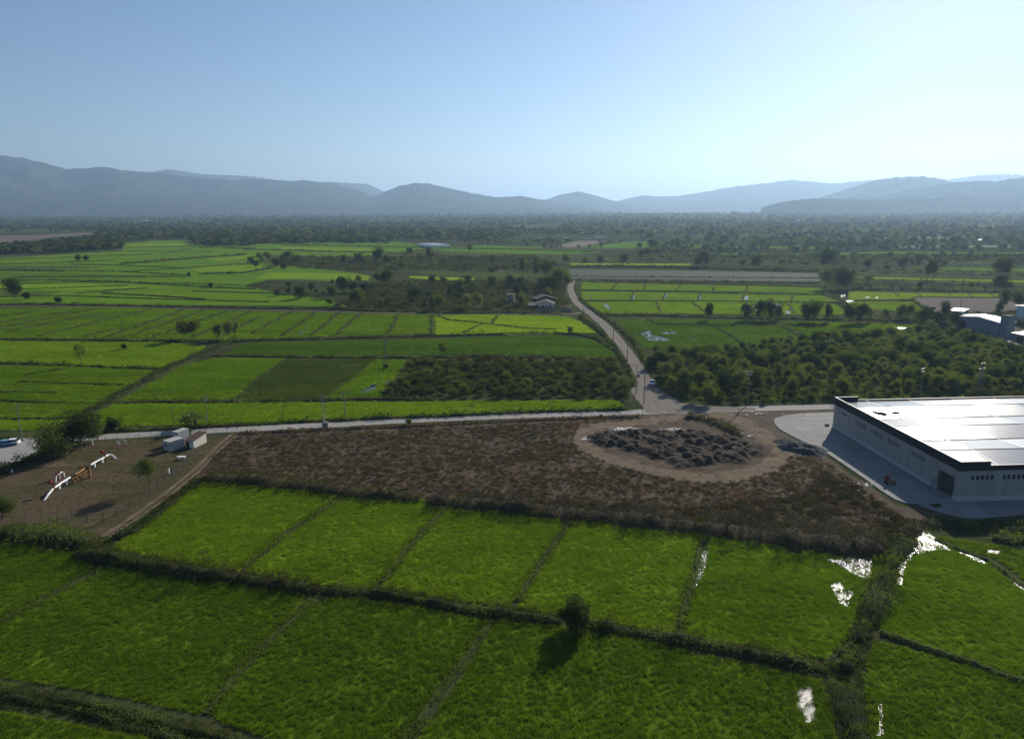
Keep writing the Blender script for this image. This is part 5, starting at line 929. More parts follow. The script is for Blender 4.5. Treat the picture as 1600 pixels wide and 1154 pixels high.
for i in range(3):
    b = MB(); a = i * GW + GW / 2; b.tube(Q(a, .3, RZ + .02), Q(a, LB - .3, RZ + .02), .09, n=6); wadd(b, 'ridge_cap', TILE)
b = MB(); wq(b, gate0, gate1, .9, 1.0, 0, GH); wadd(b, 'gate', prin('gate_shade', (0.05, 0.055, 0.06), .8))
b = MB(); wq(b, gate0 - .15, gate0, -.05, .95, 0, GH); wq(b, gate1, gate1 + .15, -.05, .95, 0, GH); wq(b, gate0 - .15, gate1 + .15, -.05, .95, GH, GH + .15); wadd(b, 'gate_frame', STEEL)
b = MB(); wq(b, d0, d1, -.09, .2, 0, 2.35); wadd(b, 'door', BLUEG)
def wwin(a, bb, z, side, n=5, wd=.62, hh=1.0, gap=.42):
    f = MB(); g_ = MB()
    for k in range(n):
        o_ = k * (wd + gap)
        if side == 'long': wq(f, a + o_ - .07, a + o_ + wd + .07, -.05, .0, z - .07, z + hh + .07); wq(g_, a + o_, a + o_ + wd, -.075, -.05, z, z + hh)
        else: wq(f, -.05, 0, bb + o_ - .07, bb + o_ + wd + .07, z - .07, z + hh + .07); wq(g_, -.075, -.05, bb + o_, bb + o_ + wd, z, z + hh)
    fo = wadd(f, 'window', PANEL if side == 'long' else PLIN); go = wadd(g_, 'pane', GLASS if side != 'long' else PGREY); go.matrix_parent_inverse = Matrix.Translation(-Q(0, 0, 0)); go.parent = fo; go.matrix_parent_inverse = Matrix()
for x, y in ((1447, 752), (1408, 729), (1377, 712), (1352, 698)): wwin((W(x, y) - C0).dot(ax), 0, FB - 2.2, 'long')
wwin((W(1319, 680) - C0).dot(ax), 0, FB - 1.6, 'long', 1, 2.6, .7)
for bb in (2.6, 9.4, 16.2, 23, 30, 37): wwin(0, bb, FB - 2.0, 'short')
for nm, a, bb, n_, l in (('roof_beams', GW * 2.25, 5.0, 3, 'dark beams lying on the far slope of the middle warehouse roof'), ('roof_box', GW * 2.24, 9.4, 1, 'small dark box lying on the far slope of the warehouse roof')):
    b = MB()
    for k in range(n_):
        p = Q(a - k * .6, bb + k * .45, on_roof(a) + .03); b.box(p, (3.2 if n_ > 1 else 1.6, .45 if n_ > 1 else 1.0, .3), -.5 if n_ > 1 else .1)
    tag(b.build(nm, RUST), l, 'roof clutter')
# ------------------------------------------------------------------ simple buildings
def frame(px0, px1):
    p0, p1 = W(*px0), W(*px1); u = (p1 - p0); L = u.length; u /= L; v = Vector((-u.y, u.x, 0)); return p0, u, v, L
def building(name, label, cat, px0, px1, depth, h, wall, roof, kind='gable', rise=1.2, over=.35, wins=(), doors=(), group=None, far=False, leanto=None):
    """px0,px1: feet of the facing wall; openings given as fractions along it"""
    p0, u, v, L = frame(px0, px1); e = empty(name, p0); tag(e, label, cat, group)
    def P(a, d, z): return u * a + v * d + Vector((0, 0, z))
    def bx(mb, a0, a1, d0, d1, z0, z1): mb.prism([P(a0, d0, z0), P(a1, d0, z0), P(a1, d1, z0), P(a0, d1, z0)], z1 - z0)
    m_ = MB(); bx(m_, 0, L, 0, depth, 0, h)
    if kind == 'gable':
        for a in (0, L): m_.poly([P(a, 0, h), P(a, depth, h), P(a, depth / 2, h + rise)])
    if kind == 'gablef':
        for d in (0, depth): m_.poly([P(0, d, h), P(L, d, h), P(L / 2, d, h + rise)])
    m_.build('wall', wall, e)
    r_ = MB(); t = .14; o_ = over
    def slabq(q):
        A = [r_.bm.verts.new(x) for x in q]; B_ = [r_.bm.verts.new(x + Vector((0, 0, t))) for x in q]; r_.bm.faces.new(A[::-1]); r_.bm.faces.new(B_)
        for i in range(4): r_.bm.faces.new([A[i], A[(i + 1) % 4], B_[(i + 1) % 4], B_[i]])
    if kind == 'gable':
        sl_ = rise / (depth / 2) * o_
        slabq([P(-o_, -o_, h - sl_ + .02), P(L + o_, -o_, h - sl_ + .02), P(L + o_, depth / 2, h + rise + .02), P(-o_, depth / 2, h + rise + .02)]); slabq([P(-o_, depth / 2 + .001, h + rise + .02), P(L + o_, depth / 2 + .001, h + rise + .02), P(L + o_, depth + o_, h - sl_ + .02), P(-o_, depth + o_, h - sl_ + .02)])
    elif kind == 'gablef':
        sl_ = rise / (L / 2) * o_
        slabq([P(-o_, -o_, h - sl_ + .02), P(L / 2, -o_, h + rise + .02), P(L / 2, depth + o_, h + rise + .02), P(-o_, depth + o_, h - sl_ + .02)]); slabq([P(L / 2 + .001, -o_, h + rise + .02), P(L + o_, -o_, h - sl_ + .02), P(L + o_, depth + o_, h - sl_ + .02), P(L / 2 + .001, depth + o_, h + rise + .02)])
    elif kind == 'shed': slabq([P(-o_, -o_, h + .02), P(L + o_, -o_, h + .02), P(L + o_, depth + o_, h + rise + .02), P(-o_, depth + o_, h + rise + .02)])
    else: bx(r_, -o_ * .3, L + o_ * .3, -o_ * .3, depth + o_ * .3, h + .005, h + .2)
    r_.build('roof', roof, e)
    if kind == 'shed' and rise: s_ = MB(); [s_.poly([P(a, 0, h), P(a, depth, h), P(a, depth, h + rise)]) for a in (0, L)]; s_.poly([P(0, depth, h), P(L, depth, h), P(L, depth, h + rise), P(0, depth, h + rise)]); s_.build('gable_end', wall, e)
    for (f, z, ww, hh) in wins:
        w_ = MB(); bx(w_, L * f - ww / 2 - .08, L * f + ww / 2 + .08, -.05, 0, z - .08, z + hh + .08); wo_ = w_.build('window', WHITE, e); g_ = MB(); bx(g_, L * f - ww / 2, L * f + ww / 2, -.07, -.05, z, z + hh); g_.build('pane', GLASS, wo_)
    for (f, ww, hh) in doors:
        w_ = MB(); bx(w_, L * f - ww / 2, L * f + ww / 2, -.06, 0, 0, hh); w_.build('door', DARK, e)
    return e
# yard
building('container', 'small white container cabin with a dark window in its near end', 'container', (255.5, 702.5), (266.5, 705.5), 4.0, 2.35, DWHITE, DWHITE, 'flat', over=.1, wins=[(.4, 1.0, .7, .8)])
building('container', 'taller white container behind the small cabin by the road', 'container', (270.5, 692.5), (280, 694), 3.6, 3.1, DWHITE, DWHITE, 'flat', over=.1, wins=[(.45, 1.6, 1.2, .5)])
building('hut', 'low white hut with a brown sloping roof beside the containers', 'hut', (291, 699.5), (303, 700.5), 5.2, 2.0, CREAM, RUST, 'shed', rise=.75, over=.25, doors=[(.25, .8, 1.7)])
# farm
building('farmhouse', 'ruined low farmhouse with a sagging brown tile roof', 'farmhouse', (840, 482.5), (866, 482.5), 12, 2.9, CREAM, TILE, 'gablef', rise=1.7, over=.6, wins=[(.3, 1.0, 1.2, 1.2), (.75, 1.0, 1.2, 1.2)], doors=[(.52, 1.2, 2.1)])
building('lean_to', 'open dark lean to at the left side of the ruined farmhouse', 'shed', (825.5, 483), (839.5, 483), 9, 2.1, DARK, TILE, 'shed', rise=.9, over=.3)
building('barn', 'long dark barn roof behind the ruined farmhouse', 'barn', (838, 476), (868, 475), 10, 3.4, DARK, TILE, 'gablef', rise=2.0, over=.5)
building('house', 'half collapsed grey house left of the ruined farmhouse', 'house', (791, 473), (803, 473), 7, 5.2, prin('old_plaster', (.30, .28, .25), .9, var=.2), TILE, 'flat', wins=[(.3, 3.2, 1.2, 1.2), (.75, 1.0, 1.3, 1.4)], doors=[(.3, 1.3, 2.2)])
building('wall', 'low grey yard wall before the ruined farmhouse', 'wall', (838, 486.5), (893, 487), .3, 1.3, prin('yard_wall', (.16, .17, .17), .9), prin('yard_wall_top', (.2, .2, .2), .9), 'flat', over=.05)
rubble('white debris at the right side of the ruined farmhouse', (874, 479), 60, 2.6, .55, RUB, 11)
rubble('white and blue debris by the half collapsed house', (800, 478), 36, 2.6, .5, RUB, 12)
rubble('blue plastic sheets by the half collapsed house', (793, 475), 10, 1.6, .9, BLUE, 13)
rubble('white stones by the bend of the dirt track', (926, 490), 20, 2.4, .5, RUB, 14)
# factory
sheet('factory_yard', DIRT, [(1508, 506), (1545, 506), (1620, 510), (1700, 530), (1700, 560), (1600, 541), (1550, 528), (1528, 522), (1512, 514)], .03, .3, 2, 'bare vehicle yard before the factory', 'structure')
building('workshop', 'small blue grey shed left of the factory yard', 'shed', (1482.5, 497), (1503, 499), 9, 4.2, BLUEG, GREYR, 'shed', rise=.6, over=.4)
building('storehouse', 'long low blue grey store at the back of the factory yard', 'store', (1519, 507), (1556, 506), 8, 3.9, BLUEG, GREYR, 'flat', wins=[(.18, 1.6, 3.0, 1.3)], doors=[(.5, 3, 3.0)])
building('factory_hall', 'main factory hall with a pale sheet roof', 'factory hall', (1559, 524), (1584, 522), 22, 6.0, BLUEG, GREYR, 'gable', rise=1.4, over=.3, doors=[(.25, 2.6, 3.8)])
building('factory_tower', 'square grey tower on the front of the factory hall', 'tower', (1571, 526), (1583, 525.5), 4.0, 9.6, BLUEG, TILE, 'flat')
building('factory_annex', 'low sheet roofed annex at the right edge of the factory', 'annex', (1579, 533), (1625, 543), 16, 3.8, BLUEG, GREYR, 'shed', rise=1.3, over=.3, doors=[(.3, 3.4, 2.8)])
si = empty('silo', W(1592, 503)); tag(si, 'tall pale blue silo with a steel platform behind the factory', 'silo'); hs = hgt(1592, 503, 26)
b = MB(); b.tube((0, 0, 2.5), (0, 0, hs), 1.7, n=20); b.tube((0, 0, 1.0), (0, 0, 2.5), .4, 1.7, 20); b.build('tank', prin('silo_blue', (.42, .50, .56), .5, var=.05), si)
b = MB(); [b.tube((math.cos(t) * 1.6, math.sin(t) * 1.6, 0), (math.cos(t) * 1.6, math.sin(t) * 1.6, 3), .12) for t in (0.8, 2.37, 3.94, 5.5)]; b.build('legs', STEEL, si)
b = MB(); b.box((0, 0, hs), (6.5, 1.0, .15)); b.tube((-3, 0, hs), (-3, 0, hs + 1), .05); b.tube((3, 0, hs), (3, 0, hs + 1), .05); b.tube((-3, 0, hs + 1), (3, 0, hs + 1), .05); b.build('platform', STEEL, si)
building('wall', 'pale boundary wall of the factory yard', 'wall', (1573, 537), (1610, 549), .3, 1.1, WHITE, WHITE, 'flat', over=.05)
# greenhouse far
gh = empty('greenhouse', W(673, 386.5)); tag(gh, 'long white plastic greenhouse tunnels on the distant plain', 'greenhouse'); p0, u, v, L = frame((673, 386.5), (704, 385.5)); n_ = 7
for i in range(n_):
    b = MB(); wdt = L / n_; k = 8
    for s_ in range(k):
        t0, t1 = math.pi * s_ / k, math.pi * (s_ + 1) / k; q0 = u * (wdt * (i + .5) - math.cos(t0) * wdt * .48); q1 = u * (wdt * (i + .5) - math.cos(t1) * wdt * .48); z0, z1 = math.sin(t0) * 4, math.sin(t1) * 4
        b.poly([q0 + Vector((0, 0, z0)), q1 + Vector((0, 0, z1)), q1 + v * 60 + Vector((0, 0, z1)), q0 + v * 60 + Vector((0, 0, z0))]); b.poly([q0, q1, q1 + Vector((0, 0, z1)), q0 + Vector((0, 0, z0 + .001))])
    b.build('tunnel', WHITE, gh)
# distant houses
hr = random.Random(3)
def far_house(x, y, wpx, hpx, roofc, label, group, wallm=None, cat='house', name='house'):
    hh = hgt(x, y, hpx); building(name, label, cat, (x - wpx / 2, y), (x + wpx / 2, y), max(8, hh * 1.4), hh, wallm or WHITE, roofc, 'gable' if cat == 'house' else 'flat', rise=hh * .3, over=.3, group=group)
TERR = prin('terracotta_roof', (.28, .12, .07), .9, var=.2)
for x, y, w_, h_ in [(18, 354, 4, 2), (26, 354.5, 6, 1.6), (40, 355, 10, 2), (73, 355, 3, 1.6), (114, 349.5, 4, 2), (158, 358.5, 4, 2), (172, 357, 3, 1.8), (181, 358, 4, 1.8), (203, 350.5, 6, 1.8), (223, 346.5, 12, 2), (250, 349.5, 3, 2), (228, 336, 8, 1.6), (316, 337, 6, 1.5), (341, 351, 10, 2), (351, 354.5, 5, 1.5), (357, 337.5, 6, 1.4)]:
    far_house(x, y, w_, h_, GREYR if hr.random() < .6 else TERR, 'tiny pale %s house in the left town strip, %s' % ('wide' if w_ > 5 else 'narrow', 'near its left end' if x < 120 else 'in its middle' if x < 240 else 'near its right end'), 'far houses of the left town strip')
for x0, x1, y in ((32, 76, 341), (120, 160, 341.5), (166, 190, 339), (150, 215, 337.5), (270, 330, 343)):
    far_house((x0 + x1) / 2, y, x1 - x0, 1.5, GREYR, 'long low industrial shed among the far left town', 'long sheds of the far left town', CREAM, 'shed', 'industrial_shed')
for x, y, w_, h_ in [(664, 378, 0, 0), (545, 351, 5, 1.5), (740, 372, 3, 3), (943, 343, 3, 3), (948, 343.5, 2, 2), (1058, 339.5, 3, 3), (990, 331, 3, 2), (1195, 340, 4, 2), (1203, 341, 3, 2), (1250, 343, 5, 1.5), (1278, 343, 4, 1.6), (1232, 370, 4, 2), (1265, 366, 3, 1), (1457, 381, 7, 2), (1465, 366, 5, 2), (1477, 362, 8, 2.5), (1547, 343, 6, 1.8), (1590, 342, 8, 1.8), (1380, 319, 3, 2), (1442, 315, 4, 3), (1484, 317, 6, 2), (1370, 314, 3, 2), (1582, 337, 10, 1.5), (1534, 374, 16, 1.5), (1520, 342, 5, 1.2)]:
    if w_: far_house(x, y + 2, w_, h_, GREYR if hr.random() < .5 else TERR, ('tiny bright house in the upper right woods' if y < 350 else 'tiny bright house low in the right woods') if x > 900 else 'tiny bright house in the distant woods near the centre', 'far houses right of centre' if x > 900 else 'far houses near the centre')
for x, y, w_, h_ in ((893, 354, 20, 2.2), (920, 365, 30, 2.2), (918, 376, 14, 2.5), (938, 372.5, 18, 2.5), (922, 363.5, 10, 3), (886, 374, 8, 2), (843, 373, 4, 1.5), (1030, 371, 10, 2), (706, 377, 10, 1.5)):
    far_house(x, y, w_, h_, GREYR, 'grey roofed barn of the distant farm cluster beyond the track', 'barns of the distant farm cluster', CREAM if hr.random() < .5 else BLUEG, 'barn', 'barn')
for x, y, h_, l, mt_ in ((81, 342, 9, 'pale pink tower rising over the far left town', prin('pink_tower', (.5, .36, .30), .9)), (213, 353, 7, 'white slender tower in the left distance', WHITE)):
    e = empty('tower', W(x, y)); tag(e, l, 'tower'); H_ = hgt(x, y, h_); b = MB(); b.tube((0, 0, 0), (0, 0, H_ * .8), H_ * .10, H_ * .08, 12); b.build('shaft', mt_, e); b = MB(); b.tube((0, 0, H_ * .8), (0, 0, H_), H_ * .11, .1, 12); b.build('cap', mt_, e)
# ------------------------------------------------------------------ poles
def pole(x, y, px, label, kind='concrete', rz=0.3, lean=0):
    H_ = hgt(x, y, px); e = empty('utility_pole' if kind != 'lattice' else 'lattice_pylon', W(x, y), rz); tag(e, label, 'pole' if kind != 'lattice' else 'pylon'); top = Vector((lean, 0, H_))
    if kind in ('concrete', 'wood'):
        m_ = POLEC if kind == 'concrete' else WOODP; r0 = .17 if H_ > 6 else .09
        b = MB(); b.tube((0, 0, -.2), top, r0, r0 * .6, 10); b.build('shaft', m_, e)
        if H_ > 6 and kind == 'concrete':
            b = MB(); b.box((lean, 0, H_ - .35), (2.6, .12, .14)); b.box((lean, 0, H_ - 1.2), (1.8, .12, .12)); b.build('crossarm', STEEL, e)
            for dx in (-1.15, 0, 1.15):
                b = MB(); b.tube((lean + dx, 0, H_ - .2), (lean + dx, 0, H_ + .12), .07, .05, 8); b.build('insulator', prin('insulator', (.20, .11, .07), .3) if 'insulator' not in bpy.data.materials else bpy.data.materials['insulator'], e)
        elif H_ > 5: b = MB(); b.box((lean, 0, H_ - .4), (1.0, .1, .1)); b.build('crossarm', STEEL, e)
    else:
        b = MB(); w0, w1 = H_ * .055 + .15, .16; n_ = 8
        for i in range(n_):
            z0, z1 = H_ * i / n_, H_ * (i + 1) / n_; a, c = w0 + (w1 - w0) * i / n_, w0 + (w1 - w0) * (i + 1) / n_; cs = ((-1, -1), (1, -1), (1, 1), (-1, 1))
            for k in range(4):
                p, q = cs[k], cs[(k + 1) % 4]; b.tube((p[0] * a, p[1] * a, z0), (p[0] * c, p[1] * c, z1), .055, n=4); b.tube((p[0] * a, p[1] * a, z0), (q[0] * c, q[1] * c, z1), .035, n=4)
        b.build('mast', STEEL, e)
        b = MB(); [b.box((0, 0, H_ * f), (wd, .12, .12)) for f, wd in ((.985, 2.2), (.84, 3.0))]; b.build('crossarm', STEEL, e)
    return e
pole(35, 687, 56, 'pale steel pole with crossarm beside the road at the far left', 'concrete', .2)
pole(272, 664, 29, 'dark wooden pole behind the containers', 'wood', 0, -.3)
pole(325, 666, 48, 'white concrete pole right of the palm clump', 'concrete', 1.2)
pole(194, 546, 42, 'pole standing in the left yellow green rice with a bush at its foot', 'wood', .3)
pole(370, 670, 16, 'short dark post by the main road right of the hut', 'wood')
pole(507, 667, 50, 'lattice pylon at the near edge of the main road', 'lattice', .2)
pole(539, 651, 40, 'concrete pole beyond the road right of the lattice pylon', 'concrete', .8)
pole(603, 576, 48, 'slim lattice pylon in the bright rice wedge', 'lattice', .5)
pole(641, 658, 18, 'short thin post by the small roadside bush', 'wood')
pole(758, 624, 26, 'white pole before the near orchard', 'concrete', .4)
pole(759, 646, 16, 'thin dark post on the roadside rice strip', 'wood')
pole(1006, 630, 47, 'tall pole with red cap beside the track at the junction', 'concrete', .1)
pole(994, 614, 46, 'pole with a transformer left of the track near the junction', 'concrete', .3)
pole(980, 566, 27, 'dark pole on the left side of the track above the junction', 'wood')
pole(958, 535, 24, 'dark pole left of the track halfway up', 'wood')
pole(936, 512, 18, 'dark pole at the narrowing of the track', 'wood')
pole(912, 495, 18, 'dark pole beside the bend above the farmhouse wall', 'wood')
pole(886, 472, 20, 'pole at the left of the upper track', 'concrete')
pole(923, 480, 22, 'pole right of the upper track by the back paddies', 'concrete')
pole(1168, 632, 53, 'tall concrete pole with wide crossarms right of the junction', 'concrete', 0)
pole(1154, 648, 16, 'short post at the near edge of the road right of the junction', 'wood')
pole(1004, 651, 17, 'short dark post at the near edge of the road at the junction', 'wood')
pole(1437, 622, 48, 'pale lattice pole behind the warehouse roof', 'concrete', .6)
pole(1528, 622, 56, 'wide lattice pylon behind the warehouse at the right', 'lattice', .4)
pole(1500, 488, 22, 'dark pole on the brown plot by the small factory shed', 'wood')
pole(985, 398, 26, 'far pole standing over the distant rice meadow', 'concrete')
for a, c, l in (((690, 0), 0, 0),):
    pass
for (x0, y0, x1, y1, hh, l) in ((971, 604, 965, 580, 3.6, 'pale slender leaning post left of the track'), (987, 628, 984, 616, 2.6, 'short pale leaning post by the orchard corner')):
    e = empty('post', W(x0, y0)); tag(e, l, 'post'); d = W(x1, y0) - W(x0, y0); b = MB(); b.path([Vector((0, 0, 0)), d * .35 + Vector((0, 0, hh * .5)), d + Vector((0, 0, hh))], .07, 6); b.build('shaft', WHITE, e)
b = MB(); b.box((0, 0, 0), (1.5, .9, 1.5)); e = empty('cabinet', W(509, 668)); tag(e, 'grey electric cabinet at the foot of the roadside lattice pylon', 'cabinet'); b.build('case', POLEC, e); b = MB(); b.box((0, 0, 1.5), (1.7, 1.1, .1)); b.build('lid', STEEL, e)
tb_ = bpy.data.objects
e = empty('transformer', W(994, 614) + Vector((0.45, -.3, hgt(994, 614, 28)))); tag(e, 'grey transformer box hung on the pole near the junction', 'transformer'); b = MB(); b.box((0, 0, -.6), (.9, .7, 1.1)); b.build('case', STEEL, e); b = MB(); [b.tube((dx, 0, .5), (dx, 0, .8), .06) for dx in (-.3, 0, .3)]; b.build('bushing', RUST, e)
# ------------------------------------------------------------------ cars
def car_mesh(body, kind='hatch'):
    prof = [(-2.05, .35), (-2.1, .75), (-1.95, .95), (-1.1, 1.02), (1.75, .98), (2.05, .8), (2.08, .35)] ; b = MB(); W_ = .86
    A = [b.bm.verts.new((x, -W_, z)) for x, z in prof]; B_ = [b.bm.verts.new((x, W_, z)) for x, z in prof]; n = len(prof); b.bm.faces.new(A); b.bm.faces.new(B_[::-1])
    for i in range(n): b.bm.faces.new([A[i], A[(i + 1) % n], B_[(i + 1) % n], B_[i]])
    cab = [(-1.15, 1.0), (-.35, 1.45), (1.2, 1.47), (1.85, 1.0)]; c = MB(); A = [c.bm.verts.new((x, -.74 if z > 1.2 else -.82, z)) for x, z in cab]; B_ = [c.bm.verts.new((x, .74 if z > 1.2 else .82, z)) for x, z in cab]; c.bm.faces.new(A); c.bm.faces.new(B_[::-1])
    for i in range(4): c.bm.faces.new([A[i], A[(i + 1) % 4], B_[(i + 1) % 4], B_[i]])
    r_ = MB(); r_.box((.43, 0, 1.465), (1.6, 1.46, .05)); return b, c, r_
def car(px, rz, paint, label, s=1.0):
    e = empty('car', W(*px), rz); e.scale = (s, s, s); tag(e, label, 'car'); b, c, r_ = car_mesh(paint); b.build('body', paint, e, .08); c.build('cabin', GLASS, e, .05); r_.build('cabin_roof', paint, e)
    for x in (-1.3, 1.3):
        for y in (-.8, .8): t = MB(); t.tube((x, y - .1, .33), (x, y + .1, .33), .33, n=16); w_ = t.build('wheel', TYRE, e); k = MB(); k.tube((x, y - .115, .33), (x, y + .115, .33), .18, n=12); k.build('rim', STEEL, w_)
    for y in (-.6, .6): h = MB(); h.box((-2.08, y, .66), (.06, .35, .16)); h.build('headlight', WHITE, e); h = MB(); h.box((2.07, y, .68), (.06, .3, .16)); h.build('tail_light', RED, e)
CARW = prin('car_white', (.75, .76, .78), .3, var=.02); CARB = prin('car_blue', (.16, .30, .48), .35, var=.05); CARG = prin('car_grey', (.2, .21, .22), .3, var=.03)
car((1019, 600.5), R(75), CARW, 'white hatchback parked on the dirt track beside the grove')
car((5, 696), R(8), CARB, 'pale blue car at the left edge by the clipped hedge')
car((18, 694), R(8), CARW, 'bluish white car beside the clipped hedge')
car((1512, 513.5), R(20), CARG, 'dark car in the factory yard')
car((1512, 517), R(20), CARW, 'white car at the left side of the factory yard')
car((1542.5, 518), R(100), CARW, 'white car parked at the wall of the factory hall')
# ------------------------------------------------------------------ pipeline in the yard
pl = empty('pipeline', W(68, 781)); tag(pl, 'white gas pipeline above ground with red valves and orange launcher, running across the yard', 'pipeline'); O = W(68, 781)
def V3(x, y, z): return W(x, y) - O + Vector((0, 0, z))
def pipe(name, pts, r, mat, par=pl): b = MB(); b.path(pts, r, 12); return b.build(name, mat, par)
pipe('white_pipe', [V3(67, 782, -.3), V3(75, 777, .55), V3(83, 771, 1.0), V3(96, 761.5, 1.05), V3(111, 752, 1.05)], .21, WHITE)
pipe('white_pipe', [V3(142, 733, 1.05), V3(150, 728, 1.05), V3(163, 721, 1.05), V3(170, 716.5, 1.05), V3(175, 715.5, .8), V3(182, 716, -.2)], .21, WHITE)
pipe('dark_pipe', [V3(111, 752, 1.05), V3(118, 748, 1.05)], .3, DARK); pipe('dark_pipe', [V3(133, 738, 1.05), V3(142, 733, 1.05)], .3, DARK)
pipe('launcher', [V3(118, 748, 1.05), V3(126, 743.5, 1.05), V3(133, 738, 1.05)], .25, ORANGE)
for x, y in ((93, 763.5), (104, 756.5), (148, 729.5), (160, 722.5)):
    b = MB(); p = V3(x, y, 0); b.box((p.x, p.y, -.02), (.35, .35, .85)); b.box((p.x, p.y, .78), (.7, .35, .1)); b.build('support', WHITE, pl)
for x, y in ((85, 769.5), (164.5, 720)):
    b = MB(); p = V3(x, y, 1.05); b.ball(p, .34); b.tube(p + Vector((0, 0, .3)), p + Vector((0, 0, 1.2)), .10, n=8); b.box(p + Vector((0, 0, 1.0)), (.5, .35, .35)); v_ = b.build('valve', RED, pl); b = MB(); b.tube(p + Vector((-.5, -.3, 1.4)), p + Vector((-.5, .3, 1.4)), .35, n=12); b.build('handwheel', RED, v_)
for dx in (-.0,):
    b = MB(); b.tube(V3(88, 764.5, 1.1), V3(103, 755.5, 1.1), .06); b.build('thin_pipe', RED, pl)
gy = empty('crane_frame', W(141, 746)); tag(gy, 'orange steel gantry beam on a post over the pipeline launcher', 'gantry'); O2 = W(141, 746)
def V4(x, y, z): return W(x, y) - O2 + Vector((0, 0, z))
b = MB(); p = V4(141, 746, 0); b.box(p, (.4, .4, 2.7)); b.build('post', ORANGE, gy); b = MB(); b.box(p + Vector((0, 0, 2.7)), (.7, .7, .25)); b.build('cap', RUST, gy)
b = MB(); b.tube(V4(116, 756, .35), V4(139, 744, .5), .09, n=4); b.tube(V4(114, 751, .6), V4(137, 739, .7), .09, n=4); [b.tube(V4(116 + i * 6, 756 - i * 3.1, .4), V4(114 + i * 6, 751 - i * 3.1, .6), .08, n=4) for i in range(4)]; b.build('rail', ORANGE, gy)
mf = empty('valve_manifold', W(95, 748)); tag(mf, 'small red and white valve group on short legs beside the white pipe', 'valve group'); O3 = W(95, 748)
def V5(x, y, z): return W(x, y) - O3 + Vector((0, 0, z))
b = MB(); b.path([V5(87, 753, -.1), V5(89, 750, 1.2), V5(100, 744, 1.3), V5(101, 745, 0)], .13, 8); b.path([V5(94, 748, 0), V5(94, 748, 1.2)], .11, 8); b.build('pipe', WHITE, mf)
for x, y in ((89.5, 749.5), (93, 747.5), (99.5, 744)): b = MB(); p = V5(x, y, 1.3); b.ball(p, .3); b.tube(p, p + Vector((0, 0, .6)), .08); b.tube(p + Vector((0, 0, .6)), p + Vector((0, 0, .66)), .28, n=10); b.build('valve', RED, mf)
def fence(name, label, px, gap, hh, topwire=True):
    pts = [W(*p) for p in px]; Q_, Nn, L = resample(pts, gap); e = empty(name, (Q_[0][0], Q_[0][1], 0)); tag(e, label, 'fence')
    for i, q in enumerate(Q_[:60]): b = MB(); b.tube((q[0] - Q_[0][0], q[1] - Q_[0][1], -.2), (q[0] - Q_[0][0], q[1] - Q_[0][1], hh), .055, n=6); b.tube((q[0] - Q_[0][0], q[1] - Q_[0][1], hh), (q[0] - Q_[0][0] + .2, q[1] - Q_[0][1], hh + .3), .045, n=5); b.build('post', WOODP, e)
    b = MB()
    for z in np.linspace(.2, hh, 6):
        for i in range(len(Q_) - 1): a, c = Q_[i] - Q_[0], Q_[i + 1] - Q_[0]; b.tube((a[0], a[1], z), (c[0], c[1], z), .012, n=3, cap=False)
    b.build('wire', STEEL, e)
fence('wire_fence', 'wire fence at the back of the yard along the main road', [(148, 694), (205, 690), (250, 687), (300, 684), (355, 679)], 2.6, 1.9)
fence('wire_fence', 'wire fence at the front of the yard before the bramble hedge', [(-30, 812), (40, 813), (100, 813.5), (160, 816)], 3.0, 2.0)
fence('wire_fence', 'wire fence along the wheel ruts at the right of the yard', [(163, 816), (215, 788), (262, 753), (290, 727), (305, 708)], 3.2, 1.8)
def small(name, label, cat, px, parts):
    e = empty(name, W(*px)); tag(e, label, cat)
    for nm, fn, mt_ in parts: b = MB(); fn(b); b.build(nm, mt_, e)
small('marker_post', 'small white marker standing by the right yard fence', 'marker', (264, 739), [('post', lambda b: b.box((0, 0, 0), (.35, .25, .9)), WHITE), ('cap', lambda b: b.box((0, 0, .9), (.25, .18, .25)), WHITE)])
small('marker_post', 'white marker post at the back left of the yard', 'marker', (145, 694), [('post', lambda b: b.box((0, 0, 0), (.2, .2, 1.0)), WHITE), ('cap', lambda b: b.box((0, 0, 1.0), (.28, .28, .08)), WHITE)])
small('marker_post', 'white marker at the foot of the left hedge bank', 'marker', (19, 738), [('post', lambda b: b.box((0, 0, 0), (.25, .2, .7)), WHITE), ('cap', lambda b: b.box((0, 0, .7), (.3, .25, .06)), WHITE)])
small('pipe_frame', 'white pipe hoop frame at the back of the yard', 'frame', (192, 695), [('hoop', lambda b: b.path([(-.9, 0, 0), (-.9, 0, 1.1), (0, 0, 1.5), (.9, 0, 1.1), (.9, 0, 0)], .07, 8), WHITE), ('side_post', lambda b: b.tube((-1.6, .4, 0), (-1.6, .4, 1.2), .07), WHITE)])
small('trestle', 'low grey trestle with white top in the yard below the hut', 'trestle', (284, 717), [('top', lambda b: b.box((0, 0, .6), (2.0, .8, .12)), WHITE), ('leg', lambda b: b.box((-.8, 0, 0), (.1, .7, .6)), STEEL), ('leg', lambda b: b.box((.8, 0, 0), (.1, .7, .6)), STEEL)])
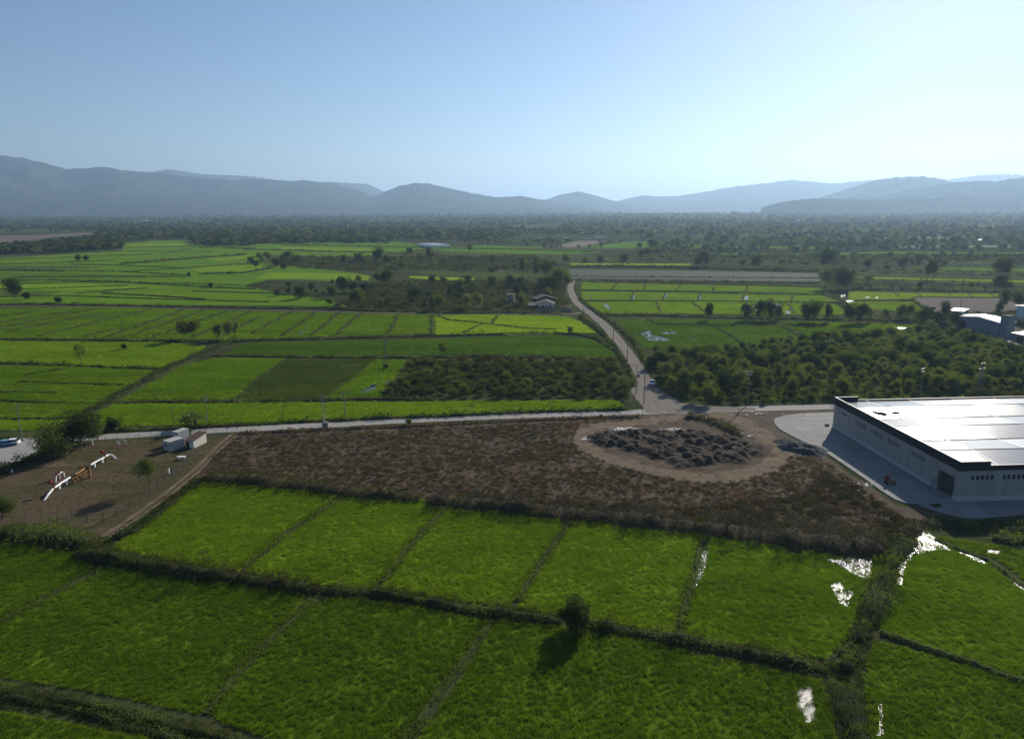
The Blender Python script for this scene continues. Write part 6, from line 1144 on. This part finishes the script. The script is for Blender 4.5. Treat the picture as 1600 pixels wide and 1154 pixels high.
small('concrete_mixer', 'small red and orange machine standing on the shaded concrete apron', 'machine', (1389, 757), [('drum', lambda b: (b.ball((-.4, .2, 1.35), .62, (1, 1, 1)), b.tube((-.4, .2, 1.5), (-.75, .1, 2.1), .45, .25, 12)), RED), ('frame', lambda b: (b.tube((-1, 0, .25), (-.3, 0, 1.2), .06), b.tube((.6, 0, .25), (-.3, 0, 1.2), .06), b.box((.75, -.2, .35), (.8, .7, .7))), ORANGE), ('wheel', lambda b: b.tube((-.6, -.5, .5), (-.6, -.4, .5), .3, n=14), TYRE), ('wheel', lambda b: b.tube((-.6, .4, .5), (-.6, .5, .5), .3, n=14), TYRE)])
small('post', 'thin dark post standing on the pale end of the apron', 'post', (1255, 655), [('shaft', lambda b: b.tube((0, 0, .2), (0, 0, 1.9), .06), WOODP), ('base', lambda b: b.box((0, 0, .22), (.4, .4, .06)), STEEL)])
small('drain_box', 'dark low box on the apron by the warehouse corner', 'box', (1292, 666), [('case', lambda b: b.box((0, 0, .22), (1.0, .6, .35)), RUST), ('lid', lambda b: b.box((0, 0, .57), (1.1, .7, .05)), DARK)])
small('shrub', 'small dark shrub on the lower apron before the warehouse gate', 'bush', (1462, 791), [('base', lambda b: [b.ball((random.Random(i).uniform(-.8, .8), random.Random(i + 9).uniform(-.4, .4), .3), .3) for i in range(9)], LEAF['dark'])])
small('field_marker', 'black box lying at the near edge of the main road', 'box', (939, 651), [('case', lambda b: b.box((0, 0, 0), (.9, .6, .6)), DARK), ('lid', lambda b: b.box((0, 0, .6), (1.0, .7, .06)), DARK)])
# ------------------------------------------------------------------ air
hz = MB(); hz.box((0, 17500, -3), (70000, 40000, 890))
hm, hn, hN, hL = newmat('haze'); ho = hN.new('ShaderNodeOutputMaterial'); hv = hN.new('ShaderNodeVolumePrincipled')
hv.inputs['Color'].default_value = (*HAZEC, 1); hv.inputs['Density'].default_value = HAZE; hv.inputs['Anisotropy'].default_value = HAZEG
hL.new(hv.outputs[0], ho.inputs['Volume'])
tag(hz.build('haze', hm), 'thin blue summer haze over the valley', None, None, 'stuff')
